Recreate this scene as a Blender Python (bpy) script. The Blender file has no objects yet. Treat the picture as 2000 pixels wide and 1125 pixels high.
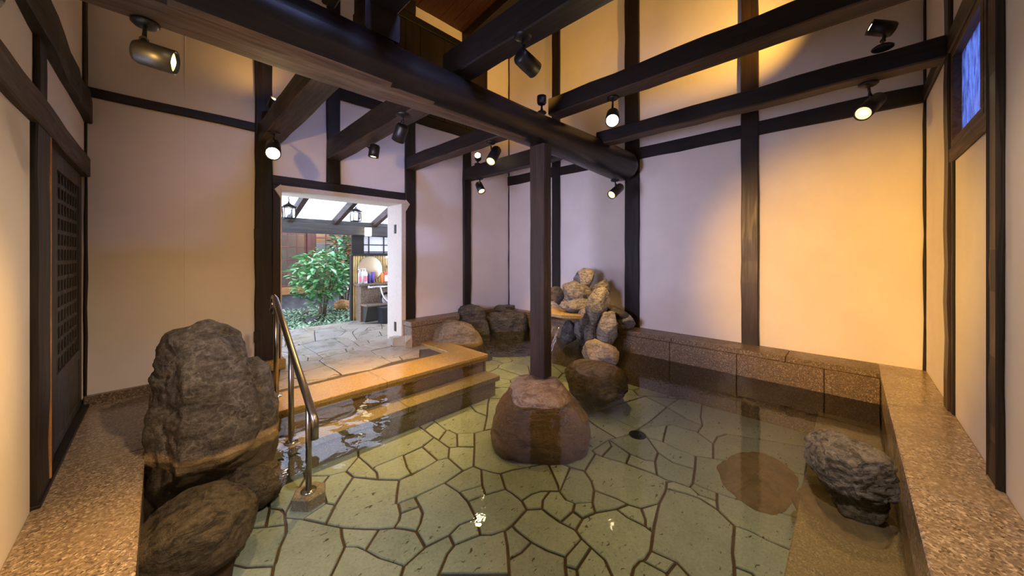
import bpy, math, random
from mathutils import Vector, Matrix, noise
random.seed(11)
sc = bpy.context.scene
COL = sc.collection
PI = math.pi

# ------------------------------------------------------------------ camera, world, added fill light, exposure
cam = bpy.data.cameras.new('camera'); cam_o = bpy.data.objects.new('camera', cam); COL.objects.link(cam_o)
cam.sensor_width = 36; cam.lens = 673 / 2000 * 36; cam.shift_y = -64.5 / 2000
cam.clip_start = .02; cam.clip_end = 200
cam_o.location = (0, 0, 1.15); cam_o.rotation_euler = (PI / 2, 0, math.atan2(661, 673) - PI / 2)
sc.camera = cam_o
sc.view_settings.view_transform = 'Standard'; sc.view_settings.look = 'None'
sc.view_settings.gamma = 1; sc.view_settings.use_curve_mapping = False
sc.view_settings.exposure = 1.0
sc.cycles.use_denoising = True
sc.cycles.max_bounces = 8; sc.cycles.diffuse_bounces = 5; sc.cycles.glossy_bounces = 4
sc.cycles.transparent_max_bounces = 16; sc.cycles.transmission_bounces = 6
sc.cycles.sample_clamp_indirect = 6; sc.cycles.caustics_reflective = False; sc.cycles.caustics_refractive = False
world = bpy.data.worlds.new('sky'); sc.world = world; world.use_nodes = True
bg = world.node_tree.nodes['Background']; bg.inputs[0].default_value = (.64, .74, 1, 1); bg.inputs[1].default_value = 3.5

def area(name, loc, rot, sx, sy, energy, col):
    l = bpy.data.lights.new(name, 'AREA'); l.shape = 'RECTANGLE'; l.size = sx; l.size_y = sy; l.energy = energy; l.color = col
    o = bpy.data.objects.new(name, l); COL.objects.link(o); o.location = loc; o.rotation_euler = rot; return o
# fill light added at two unseen, made-up windows: low left and high right
area('added_fill_left', (-.60, 1.62, 1.2), (0, -PI / 2, math.radians(20)), .75, .9, 18, (.66, .62, 1)).data.spread = math.radians(88)

hw = area('added_fill_high', (1.15, -.56, 3.93), (0, 0, 0), .8, .3, 7, (.34, .44, 1)); hw.data.spread = math.radians(48)
hw.rotation_euler = (Vector((1.5, 2.0, 2.4)) - Vector((1.15, -.56, 3.93))).to_track_quat('-Z', 'Y').to_euler()
WARM = (1, .55, .13)
# ------------------------------------------------------------------ materials
def new_mat(name):
    m = bpy.data.materials.new(name); m.use_nodes = True
    nt = m.node_tree; nt.nodes.clear()
    return m, nt
class N:
    def __init__(s, nt): s.nt = nt
    def n(s, t, **k):
        o = s.nt.nodes.new(t)
        for a, v in k.items():
            if a.startswith('i_'): o.inputs[int(a[2:])].default_value = v
            else: setattr(o, a, v)
        return o
    def l(s, a, b): s.nt.links.new(a, b)
    def coord(s, scale=(1, 1, 1), kind='Object'):
        c = s.n('ShaderNodeTexCoord'); m = s.n('ShaderNodeMapping'); s.l(c.outputs[kind], m.inputs[0])
        m.inputs['Scale'].default_value = scale; return m.outputs[0]
    def noise(s, vec, scale, detail=4, rough=.55, dist=0):
        o = s.n('ShaderNodeTexNoise'); s.l(vec, o.inputs['Vector']); o.inputs['Scale'].default_value = scale
        o.inputs['Detail'].default_value = detail; o.inputs['Roughness'].default_value = rough; o.inputs['Distortion'].default_value = dist
        return o.outputs['Fac']
    def ramp(s, fac, stops):
        r = s.n('ShaderNodeValToRGB'); e = r.color_ramp.elements
        while len(e) < len(stops): e.new(.5)
        for el, (p, c) in zip(e, stops):
            el.position = p; el.color = (*c, 1) if len(c) == 3 else c
        s.l(fac, r.inputs[0]); return r.outputs[0]
    def mix(s, fac, a, b, mode='MIX'):
        m = s.n('ShaderNodeMix', data_type='RGBA', blend_type=mode)
        if isinstance(fac, (int, float)): m.inputs[0].default_value = fac
        else: s.l(fac, m.inputs[0])
        for i, v in ((6, a), (7, b)):
            if isinstance(v, tuple): m.inputs[i].default_value = (*v, 1)
            else: s.l(v, m.inputs[i])
        return m.outputs[2]
    def math(s, op, a, b=None):
        m = s.n('ShaderNodeMath', operation=op)
        for i, v in ((0, a), (1, b)):
            if v is None: continue
            if isinstance(v, (int, float)): m.inputs[i].default_value = v
            else: s.l(v, m.inputs[i])
        return m.outputs[0]
    def bump(s, h, strength=.3, dist=.01):
        b = s.n('ShaderNodeBump'); b.inputs['Strength'].default_value = strength; b.inputs['Distance'].default_value = dist
        s.l(h, b.inputs['Height']); return b.outputs[0]
    def out(s, col, rough=.5, metal=0, normal=None, spec=.5, coat=0):
        p = s.n('ShaderNodeBsdfPrincipled'); o = s.n('ShaderNodeOutputMaterial')
        for k, v in (('Base Color', col), ('Roughness', rough), ('Metallic', metal)):
            if isinstance(v, tuple): p.inputs[k].default_value = (*v, 1)
            elif isinstance(v, (int, float)): p.inputs[k].default_value = v
            else: s.l(v, p.inputs[k])
        p.inputs['Specular IOR Level'].default_value = spec
        if coat: p.inputs['Coat Weight'].default_value = coat; p.inputs['Coat Roughness'].default_value = .08
        if normal is not None: s.l(normal, p.inputs['Normal'])
        s.l(p.outputs[0], o.inputs[0]); return p
def plain(name, col, rough=.5, metal=0, spec=.5, var=.12, scale=30, bump=.05):
    m, nt = new_mat(name); g = N(nt); v = g.coord()
    f = g.noise(v, scale, 3)
    c = g.ramp(f, [(.3, tuple(x * (1 - var) for x in col)), (.7, tuple(min(1, x * (1 + var)) for x in col))])
    g.out(c, rough, metal, g.bump(f, bump, .004), spec); return m
def emit(name, col, strength):
    m, nt = new_mat(name); g = N(nt); e = g.n('ShaderNodeEmission'); o = g.n('ShaderNodeOutputMaterial')
    e.inputs[0].default_value = (*col, 1); e.inputs[1].default_value = strength; g.l(e.outputs[0], o.inputs[0]); return m
def plaster_mat(name, c1, c2):
    m, nt = new_mat(name); g = N(nt); v = g.coord()
    f = g.noise(v, 2.2, 5, .6); f2 = g.noise(v, 420, 2)
    g.out(g.ramp(f, [(.35, c1), (.65, c2)]), .85, 0, g.bump(f2, .12, .002), .2); return m
def wood_mat(name, dark, light, axis, rough=.55, k=1.0):
    m, nt = new_mat(name); g = N(nt)
    st = [26, 26, 26]; st[axis] = 1.6
    v = g.coord(tuple(st)); f = g.noise(v, 1.0 * k, 6, .65, 1.2)
    v2 = g.coord(tuple(3 if i != axis else .8 for i in range(3))); f2 = g.noise(v2, 1, 3)
    c = g.ramp(f, [(.30, dark), (.72, light)])
    c = g.mix(g.ramp(f2, [(.4, (0, 0, 0)), (.75, (1, 1, 1))]), c, tuple(x * .6 for x in dark))
    g.out(c, g.ramp(f, [(.2, (rough + .12,) * 3), (.8, (rough - .12,) * 3)]), 0, g.bump(f, .35, .004), .4); return m
def granite_mat(name, a, b, c, scale=150, rough=.3, bump=.25):
    m, nt = new_mat(name); g = N(nt); v = g.coord()
    vo = g.n('ShaderNodeTexVoronoi'); g.l(v, vo.inputs['Vector']); vo.inputs['Scale'].default_value = scale
    sep = g.n('ShaderNodeSeparateColor'); g.l(vo.outputs['Color'], sep.inputs[0])
    col = g.ramp(sep.outputs[0], [(.10, a), (.38, b), (.62, b), (.92, c)])
    f = g.noise(v, scale * .35, 4, .7); col = g.mix(g.ramp(f, [(.42, (0, 0, 0)), (.62, (1, 1, 1))]), col, tuple((x + y) / 2 for x, y in zip(a, b)))
    big = g.noise(v, 3, 4, .6); col = g.mix(g.ramp(big, [(.4, (0, 0, 0)), (.75, (.45, .45, .45))]), col, tuple(x * .75 for x in b))
    g.out(col, g.ramp(big, [(.35, (rough - .1,) * 3), (.7, (rough + .2,) * 3)]), 0, g.bump(f, bump, .003), .5); return m
def rock_mat(name, dark, mid, light, rough=.6, vein=.25, band=None, scale=5.0, strata=1.0):
    m, nt = new_mat(name); g = N(nt); v = g.coord()
    f = g.noise(v, scale, 9, .68, .4); f2 = g.noise(v, scale * 7, 6, .7)
    oi = g.n('ShaderNodeObjectInfo')
    col = g.ramp(f, [(.28, dark), (.52, mid), (.76, light)])
    col = g.mix(.55, col, g.ramp(f2, [(.3, dark), (.7, light)]))
    sm = g.n('ShaderNodeMapping'); g.l(v, sm.inputs[0]); sm.inputs['Scale'].default_value = (scale * .9, scale * 1.5, scale * 3.5); sm.inputs['Rotation'].default_value = (.9, .75, .4)
    st = g.noise(sm.outputs[0], 1.0, 6, .7, 1.5)
    col = g.mix(g.ramp(st, [(.40, (.85 * strata,) * 3), (.52, (0, 0, 0))]), col, dark)
    col = g.mix(g.ramp(st, [(.60, (0, 0, 0)), (.72, (.6 * strata,) * 3)]), col, light)
    wv = g.coord((scale * .5,) * 3); vo = g.n('ShaderNodeTexVoronoi', feature='DISTANCE_TO_EDGE')
    dn = g.n('ShaderNodeTexNoise'); g.l(wv, dn.inputs['Vector']); dn.inputs['Scale'].default_value = 2.5; dn.inputs['Detail'].default_value = 5
    vm = g.n('ShaderNodeVectorMath', operation='ADD'); g.l(wv, vm.inputs[0]); g.l(dn.outputs['Color'], vm.inputs[1])
    g.l(vm.outputs[0], vo.inputs['Vector']); vo.inputs['Scale'].default_value = 1.6
    vf = g.ramp(vo.outputs['Distance'], [(0, (vein,) * 3), (.035, (0, 0, 0))])
    col = g.mix(vf, col, tuple(min(1, x * 1.25) for x in light))
    rnd = g.math('MULTIPLY_ADD', oi.outputs['Random'], .5); 
    rnd.node.inputs[2].default_value = .75
    br = g.n('ShaderNodeVectorMath', operation='SCALE'); g.l(col, br.inputs[0]); g.l(rnd, br.inputs['Scale']); col = br.outputs[0]
    if band:
        ge = g.n('ShaderNodeNewGeometry'); sp = g.n('ShaderNodeSeparateXYZ'); g.l(ge.outputs['Position'], sp.inputs[0])
        z = g.math('ADD', sp.outputs[2], g.math('MULTIPLY', g.noise(v, 9, 4), .05))
        z = g.math('MULTIPLY_ADD', z, 2.0); z.node.inputs[2].default_value = .5
        b0, b1, bc, uc = band
        bm = g.ramp(z, [(.5 + 2 * (b0 - .015), (0, 0, 0)), (.5 + 2 * b0, (1, 1, 1)), (.5 + 2 * b1, (.8, .8, .8)), (.5 + 2 * (b1 + .02), (0, 0, 0))])
        um = g.ramp(z, [(.5 + 2 * (b0 - .02), (.75, .75, .75)), (.5 + 2 * b0, (0, 0, 0))])
        col = g.mix(um, col, g.mix(f2, tuple(x * .5 for x in uc), uc))
        col = g.mix(bm, col, g.mix(f2, tuple(x * .6 for x in bc), bc))
    h = g.math('ADD', g.math('ADD', f, g.math('MULTIPLY', st, .5 * strata)), g.math('MULTIPLY', f2, .35))
    g.out(col, g.ramp(f, [(.3, (rough - .15,) * 3), (.7, (rough + .15,) * 3)]), 0, g.bump(h, 1.0, .035), .45); return m

PLASTER = plaster_mat('plaster', (.74, .68, .63), (.80, .74, .69))
WHITE = plain('white painted wood', (.60, .53, .45), .6, var=.05)
WX = wood_mat('dark stained wood x', (.008, .006, .005), (.030, .020, .016), 0)
WY = wood_mat('dark stained wood y', (.008, .006, .005), (.030, .020, .016), 1)
WZ = wood_mat('dark stained wood z', (.008, .006, .005), (.034, .022, .017), 2)
BRX = wood_mat('brown hewn wood x', (.030, .016, .009), (.115, .066, .038), 0, .6)
BRY = wood_mat('brown hewn wood y', (.030, .018, .012), (.105, .066, .045), 1, .6)
BRZ = wood_mat('brown post wood z', (.018, .011, .008), (.062, .038, .028), 2, .45)
CEILW = wood_mat('red brown ceiling board', (.030, .010, .005), (.075, .026, .012), 1, .55)
GRAN = granite_mat('brown granite', (.03, .020, .012), (.19, .13, .08), (.44, .34, .23), 170, .42)
GRANL = granite_mat('flamed granite slab', (.09, .065, .045), (.36, .265, .18), (.66, .54, .40), 130, .2, .25)
GRANW = granite_mat('wet yellow granite', (.19, .115, .03), (.40, .27, .085), (.54, .39, .15), 200, .16)
GRANU = granite_mat('submerged granite', (.13, .11, .075), (.27, .225, .15), (.42, .36, .25), 170, .5)
MORTAR = plain('brown mortar', (.062, .036, .016), .8, var=.3, scale=14)
GROUT = plain('grey grout', (.075, .064, .058), .8, var=.25)
def tuff_mat():
    m, nt = new_mat('green tuff'); g = N(nt); v = g.coord(); oi = g.n('ShaderNodeObjectInfo')
    f = g.noise(v, 5, 6, .6); f2 = g.noise(v, 60, 4, .65)
    col = g.mix(.5, g.ramp(f, [(.3, (.21, .28, .29)), (.7, (.325, .41, .44))]), g.ramp(f2, [(.3, (.205, .265, .27)), (.7, (.35, .43, .46))]))
    sv = g.coord((1, 2.2, 1)); fl = g.noise(sv, 22, 3, .5, .6)
    col = g.mix(g.ramp(fl, [(.66, (0, 0, 0)), (.70, (.9, .9, .9))]), col, (.035, .045, .03))
    fl2 = g.noise(sv, 75, 2, .5); col = g.mix(g.ramp(fl2, [(.68, (0, 0, 0)), (.72, (.8, .8, .8))]), col, (.05, .06, .04))
    rnd = g.math('MULTIPLY_ADD', oi.outputs['Random'], .28); rnd.node.inputs[2].default_value = .86
    br = g.n('ShaderNodeVectorMath', operation='SCALE'); g.l(col, br.inputs[0]); g.l(rnd, br.inputs['Scale'])
    g.out(br.outputs[0], .6, 0, g.bump(f2, .3, .004), .3); return m
TUFF = tuff_mat()
def flag_mat():
    m, nt = new_mat('entrance flagstone'); g = N(nt); v = g.coord(); oi = g.n('ShaderNodeObjectInfo')
    f = g.noise(v, 4, 6, .6); f2 = g.noise(v, 90, 3, .65)
    col = g.ramp(oi.outputs['Random'], [(0, (.34, .29, .22)), (.35, (.30, .29, .27)), (.6, (.40, .33, .23)), (.85, (.27, .27, .25)), (1, (.42, .34, .22))])
    col = g.mix(.45, col, g.ramp(f, [(.3, (.20, .17, .12)), (.7, (.44, .38, .30))]))
    col = g.mix(.35, col, g.ramp(f2, [(.3, (.12, .10, .08)), (.7, (.5, .44, .36))]))
    g.out(col, g.ramp(f, [(.35, (.18,) * 3), (.65, (.5,) * 3)]), 0, g.bump(f2, .3, .004), .5); return m
FLAG = flag_mat()
ROCKD = rock_mat('dark garden rock', (.014, .013, .014), (.060, .056, .056), (.17, .16, .155))
ROCKB = rock_mat('boulder with lime line', (.012, .011, .010), (.075, .066, .059), (.30, .265, .235), .5, .35, (-.035, .022, (.60, .42, .22), (.24, .16, .09)), 6.0, .6)
ROCKG = rock_mat('grey stream rock', (.05, .048, .05), (.21, .20, .20), (.48, .455, .44), .6, .35, scale=8)
ROCKL = rock_mat('pale sandy rock', (.12, .095, .07), (.30, .25, .20), (.46, .40, .33), .6, .2, (-.035, -.015, (.42, .25, .13), (.10, .07, .04)), 8)
ROCKP = rock_mat('pillar footing rock', (.17, .105, .07), (.42, .29, .20), (.64, .50, .38), .5, .15, (-.07, -.055, (.36, .22, .11), (.34, .215, .10)), 6)
ROCKU = rock_mat('submerged brown rock', (.018, .014, .011), (.10, .074, .052), (.28, .21, .15), .7, .12, scale=6)
ROCKT = rock_mat('silted tan rock', (.12, .095, .065), (.18, .145, .10), (.24, .19, .135), .8, .05, scale=3)
ROCKO = rock_mat('orange garden rock', (.22, .09, .025), (.50, .23, .06), (.72, .40, .14), .8, .1, scale=6)
STEEL = plain('brushed steel', (.33, .31, .29), .28, 1, var=.1, scale=60, bump=.03)
CHROME = plain('chrome', (.75, .74, .72), .15, 1, var=.03)
BLACK = plain('matt black metal', (.007, .007, .008), .45, 0, var=.2)
BLACKP = plain('black plastic', (.015, .015, .018), .35)
LENS = emit('lit lens', (1, .62, .20), 1.6)
STAR = emit('lit lens facing the room', (1, .72, .36), 60)
CORE = emit('lamp core', (1, .84, .5), 12)
BULB = emit('lantern bulb', (1, .8, .5), 14)
LAMPG = emit('glowing lamp glass', (1, .84, .58), 3.2)
BAMBOO = plain('yellow bamboo', (.62, .46, .17), .4, var=.25, scale=6)
REDW = wood_mat('red brown frame', (.10, .032, .022), (.22, .085, .06), 2, .5)
ORW = wood_mat('orange sill wood', (.34, .15, .05), (.55, .27, .10), 0, .5)
SHOJI = plain('white paper pane', (.82, .84, .88), .8, var=.03)
LEAFM = plain('glossy green leaf', (.11, .31, .10), .3, var=.5, scale=4)
LEAFY = plain('pale green leaf', (.27, .46, .20), .3, var=.4, scale=4)
LEAFD = plain('dark green leaf', (.055, .18, .07), .35, var=.5, scale=4)
LEAFR = plain('red brown leaf', (.32, .07, .03), .4, var=.5, scale=4)
STEMM = plain('bush stem', (.12, .08, .05), .7)
SOIL = plain('garden soil', (.10, .08, .06), .9, var=.5, scale=8)
GARDENWALL = plaster_mat('building plaster', (.30, .28, .26), (.40, .37, .34))

def glass_mat(name, tint, refl_rough=.03, ior=1.45, dirt=None):
    m, nt = new_mat(name); g = N(nt)
    t = g.n('ShaderNodeBsdfTransparent'); t.inputs[0].default_value = (*tint, 1)
    gl = g.n('ShaderNodeBsdfGlossy'); gl.inputs['Roughness'].default_value = refl_rough
    fr = g.n('ShaderNodeFresnel'); fr.inputs[0].default_value = ior
    mx = g.n('ShaderNodeMixShader'); g.l(fr.outputs[0], mx.inputs[0]); g.l(t.outputs[0], mx.inputs[1]); g.l(gl.outputs[0], mx.inputs[2])
    o = g.n('ShaderNodeOutputMaterial'); s = mx.outputs[0]
    if dirt:
        d = g.n('ShaderNodeBsdfTranslucent'); d.inputs[0].default_value = (*dirt[0], 1)
        dd = g.n('ShaderNodeBsdfDiffuse'); dd.inputs[0].default_value = (*dirt[0], 1)
        ds = g.n('ShaderNodeMixShader'); ds.inputs[0].default_value = .12; g.l(d.outputs[0], ds.inputs[1]); g.l(dd.outputs[0], ds.inputs[2])
        f = g.noise(g.coord(dirt[1]), 1, 7, .7); m2 = g.n('ShaderNodeMixShader')
        g.l(g.ramp(f, [(dirt[2], (dirt[4],) * 3), (dirt[3], (dirt[5],) * 3)]), m2.inputs[0]); g.l(s, m2.inputs[1]); g.l(ds.outputs[0], m2.inputs[2]); s = m2.outputs[0]
    g.l(s, o.inputs[0]); return m
GLASS = glass_mat('window glass', (.9, .93, .95))
DIRTY = glass_mat('dirty window glass', (.12, .15, .27), .08, 1.45, ((.26, .31, .52), (30, 30, 9), .35, .62, .15, .95))
SKYGL = glass_mat('skylight glass', (.95, .97, 1), .05, 1.3, ((.98, .98, 1), (2, 2, 2), .3, .7, .96, .98))
def water_mat():
    m, nt = new_mat('hot spring water'); g = N(nt)
    c = g.coord()
    d = g.n('ShaderNodeVectorMath', operation='DISTANCE'); g.l(c, d.inputs[0]); d.inputs[1].default_value = (3.2, 2.45, 0)
    near = g.ramp(g.math('DIVIDE', d.outputs['Value'], 4.0), [(0, (1, 1, 1)), (.2, (.55, .55, .55)), (.5, (.10, .10, .10)), (.9, (.07, .07, .07))])
    d2 = g.n('ShaderNodeVectorMath', operation='DISTANCE'); g.l(c, d2.inputs[0]); d2.inputs[1].default_value = (.95, 2.75, 0)
    near2 = g.ramp(g.math('DIVIDE', d2.outputs['Value'], 2.0), [(0, (1.1, 1.1, 1.1)), (.3, (.8, .8, .8)), (.5, (.1, .1, .1))])
    f1 = g.noise(g.coord((1, 1, 1)), 5.5, 3, .5, .5); f2 = g.noise(g.coord((1, 1, 1)), 19, 2, .5, .3)
    f3 = g.noise(g.coord((1, 1, 1)), 2.6, 2, .4, .6)
    h = g.math('MULTIPLY', g.math('ADD', f1, g.math('MULTIPLY', f2, .28)), near)
    h = g.math('ADD', h, g.math('MULTIPLY', f3, near2))
    nrm = g.bump(h, .28, .06)
    fr = g.n('ShaderNodeFresnel'); fr.inputs[0].default_value = 1.333; g.l(nrm, fr.inputs['Normal'])
    t = g.n('ShaderNodeBsdfTransparent'); t.inputs[0].default_value = (.93, .96, .94, 1)
    gl = g.n('ShaderNodeBsdfGlossy'); gl.inputs['Roughness'].default_value = .015; g.l(nrm, gl.inputs['Normal'])
    mx = g.n('ShaderNodeMixShader'); g.l(fr.outputs[0], mx.inputs[0]); g.l(t.outputs[0], mx.inputs[1]); g.l(gl.outputs[0], mx.inputs[2])
    o = g.n('ShaderNodeOutputMaterial'); g.l(mx.outputs[0], o.inputs[0]); return m
WATER = water_mat()

# ------------------------------------------------------------------ mesh helpers
class MB:
    def __init__(s): s.v = []; s.f = []; s.m = []; s.s = []
    def add(s, vs, fs, mi=0, smooth=False):
        o = len(s.v); s.v += [Vector(v) for v in vs]
        for f in fs: s.f.append(tuple(i + o for i in f)); s.m.append(mi); s.s.append(smooth)
        return s
    def loft(s, rings, mi=0, smooth=False, caps=True, closed=True):
        n = len(rings[0]); vs = [p for r in rings for p in r]; fs = []
        for i in range(len(rings) - 1):
            for k in range(n if closed else n - 1):
                k2 = (k + 1) % n
                fs.append((i * n + k, i * n + k2, (i + 1) * n + k2, (i + 1) * n + k))
        s.add(vs, fs, mi, smooth)
        if caps:
            b = len(s.v) - len(vs)
            s.f.append(tuple(b + k for k in reversed(range(n)))); s.m.append(mi); s.s.append(False)
            s.f.append(tuple(b + (len(rings) - 1) * n + k for k in range(n))); s.m.append(mi); s.s.append(False)
        return s
    def box(s, a, b, c=.003, mi=0):
        a = [min(x, y) for x, y in zip(a, b)]; b2 = [max(x, y) for x, y in zip(a, b)]; b = b2
        c = min(c, *[(q - p) * .3 for p, q in zip(a, b)])
        def ring(z, k): return [(a[0] + k, a[1], z), (b[0] - k, a[1], z), (b[0], a[1] + k, z), (b[0], b[1] - k, z), (b[0] - k, b[1], z), (a[0] + k, b[1], z), (a[0], b[1] - k, z), (a[0], a[1] + k, z)]
        def inr(z): return [(min(max(x, a[0] + c), b[0] - c), min(max(y, a[1] + c), b[1] - c), z) for x, y, _ in ring(z, c)]
        return s.loft([inr(a[2]), ring(a[2] + c, c), ring(b[2] - c, c), inr(b[2])], mi)
    def timber(s, a, b, ax, seed=0, jit=.004, c=.007, mi=0, seg=.22, under=None):
        a, b = [min(x, y) for x, y in zip(a, b)], [max(x, y) for x, y in zip(a, b)]
        u, v = [i for i in range(3) if i != ax]
        L = b[ax] - a[ax]; n = max(2, int(L / seg)); rings = []; rng = random.Random(seed)
        for i in range(n + 1):
            t = a[ax] + L * i / n
            j = [rng.uniform(-jit, jit) for _ in range(4)]
            u0, u1, v0, v1 = a[u] + j[0], b[u] + j[1], a[v] + j[2], b[v] + j[3]
            r = []
            for x, y in ((u0 + c, v0), (u1 - c, v0), (u1, v0 + c), (u1, v1 - c), (u1 - c, v1), (u0 + c, v1), (u0, v1 - c), (u0, v0 + c)):
                p = [0, 0, 0]; p[ax] = t; p[u] = x; p[v] = y; r.append(tuple(p))
            if ax == 1: r = r[::-1]
            rings.append(r)
        return s.loft(rings, mi)
    def tube(s, pts, r, n=10, mi=0, caps=True):
        pts = [Vector(p) for p in pts]; rings = []; up = None
        rr = r if isinstance(r, (list, tuple)) else [r] * len(pts)
        for i, p in enumerate(pts):
            d = (pts[min(i + 1, len(pts) - 1)] - pts[max(i - 1, 0)]).normalized()
            if up is None:
                up = Vector((0, 0, 1)) if abs(d.z) < .9 else Vector((1, 0, 0))
            x = d.cross(up)
            if x.length < 1e-4: x = d.cross(Vector((.3, .8, .1)))
            x.normalize(); y = x.cross(d).normalized(); up = y
            rings.append([p + (x * math.cos(2 * PI * k / n) + y * math.sin(2 * PI * k / n)) * rr[i] for k in range(n)])
        return s.loft(rings, mi, True, caps)
    def lathe(s, prof, org, axis=(0, 0, 1), n=20, mi=0, caps=True):
        ax = Vector(axis).normalized(); q = Vector((0, 0, 1)).rotation_difference(ax); org = Vector(org)
        rings = [[org + q @ Vector((r * math.cos(2 * PI * k / n), r * math.sin(2 * PI * k / n), z)) for k in range(n)] for r, z in prof]
        return s.loft(rings, mi, True, caps)
    def prism(s, poly, z0, z1, mi=0, c=.004):
        n = len(poly); cx = sum(p[0] for p in poly) / n; cy = sum(p[1] for p in poly) / n
        ins = []
        for x, y in poly:
            d = math.hypot(x - cx, y - cy) or 1; ins.append((x - (x - cx) / d * c, y - (y - cy) / d * c, z1))
        return s.loft([[(x, y, z0) for x, y in poly], [(x, y, z1 - c) for x, y in poly], ins], mi)
    def grid(s, x0, x1, y0, y1, z, nx, ny, mi=0):
        vs = [(x0 + (x1 - x0) * i / nx, y0 + (y1 - y0) * j / ny, z) for j in range(ny + 1) for i in range(nx + 1)]
        return s.add(vs, [(j * (nx + 1) + i, j * (nx + 1) + i + 1, (j + 1) * (nx + 1) + i + 1, (j + 1) * (nx + 1) + i) for j in range(ny) for i in range(nx)], mi, True)
    def bounds(s):
        return [min(v[i] for v in s.v) for i in range(3)], [max(v[i] for v in s.v) for i in range(3)]
ORG = {}
def build(name, mb, mats, parent=None, label=None, loc=None, kind=None):
    if not isinstance(mats, (list, tuple)): mats = [mats]
    if parent is not None: org = ORG[parent.name]
    else: org = Vector(loc) if loc is not None else Vector((0, 0, 0))
    me = bpy.data.meshes.new(name); me.from_pydata([tuple(v - org) for v in mb.v], [], mb.f); me.update()
    for m in mats: me.materials.append(m)
    me.polygons.foreach_set('material_index', mb.m); me.polygons.foreach_set('use_smooth', mb.s)
    o = bpy.data.objects.new(name, me); COL.objects.link(o)
    if parent is None: o.location = org
    else: o.parent = parent
    ORG[o.name] = org
    if label: o['label'] = label
    if kind: o['kind'] = kind
    return o
def thing(name, label, cat, loc, group=None):
    o = bpy.data.objects.new(name, None); COL.objects.link(o); o.location = loc; o.empty_display_size = .05
    o['label'] = label; o['category'] = cat
    if group: o['group'] = group
    ORG[o.name] = Vector(loc); return o
def solo(name, label, cat, mb, mats, group=None):
    a, b = mb.bounds(); o = build(name, mb, mats, None, label, ((a[0] + b[0]) / 2, (a[1] + b[1]) / 2, a[2]))
    o['category'] = cat
    if group: o['group'] = group
    return o
def struct(name, mb, mats, label=None):
    o = build(name, mb, mats, None, label, (0, 0, 0)); o['kind'] = 'structure'; return o

# rocks --------------------------------------------------------------
def ico(sub):
    import bmesh
    bm = bmesh.new(); bmesh.ops.create_icosphere(bm, subdivisions=sub, radius=1)
    vs = [v.co.copy() for v in bm.verts]; fs = [tuple(v.index for v in f.verts) for f in bm.faces]; bm.free(); return vs, fs
ICO = {k: ico(k) for k in (3, 4, 5)}
def rock_blob(mb, c, r, seed, rot=0, tilt=(0, 0), sub=4, cuts=7, amp=.10, flat=None, depth=.8):
    rng = random.Random(seed); vs, fs = ICO[sub]; c = Vector(c); off = Vector((seed * 3.7, seed * 1.3, seed * .7))
    planes = []
    for _ in range(cuts):
        n = Vector((rng.gauss(0, 1), rng.gauss(0, 1), rng.gauss(0, 1))).normalized(); planes.append((n, rng.uniform(.58, depth)))
    M = Matrix.Rotation(rot, 3, 'Z') @ Matrix.Rotation(tilt[0], 3, 'X') @ Matrix.Rotation(tilt[1], 3, 'Y')
    out = []
    for v in vs:
        p = v.copy()
        for n, d in planes:
            t = p.dot(n) - d
            if t > 0: p -= n * t * .9
        q = v * 1.3 + off
        k = 1 + amp * (noise.fractal(q * 1.1, 1, 2.1, 3) * .9 + (.5 - abs(noise.noise(q * 2.3))) * .5) + amp * .5 * noise.fractal(q * 4.5, .8, 2.1, 4) - amp * .55 * max(0, .15 - abs(noise.noise(q * 1.9 + Vector((3, 1, 7))))) / .15
        p = p * k
        p = M @ Vector((p.x * r[0], p.y * r[1], p.z * r[2])) + c
        if flat is not None and p.z < flat: p.z = flat
        out.append(p)
    return mb.add(out, fs, 0, True)
def rock(name, label, c, r, seed, mat, group=None, cat='rock', **k):
    mb = MB(); rock_blob(mb, c, r, seed, **k); return solo(name, label, cat, mb, mat, group)
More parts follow.
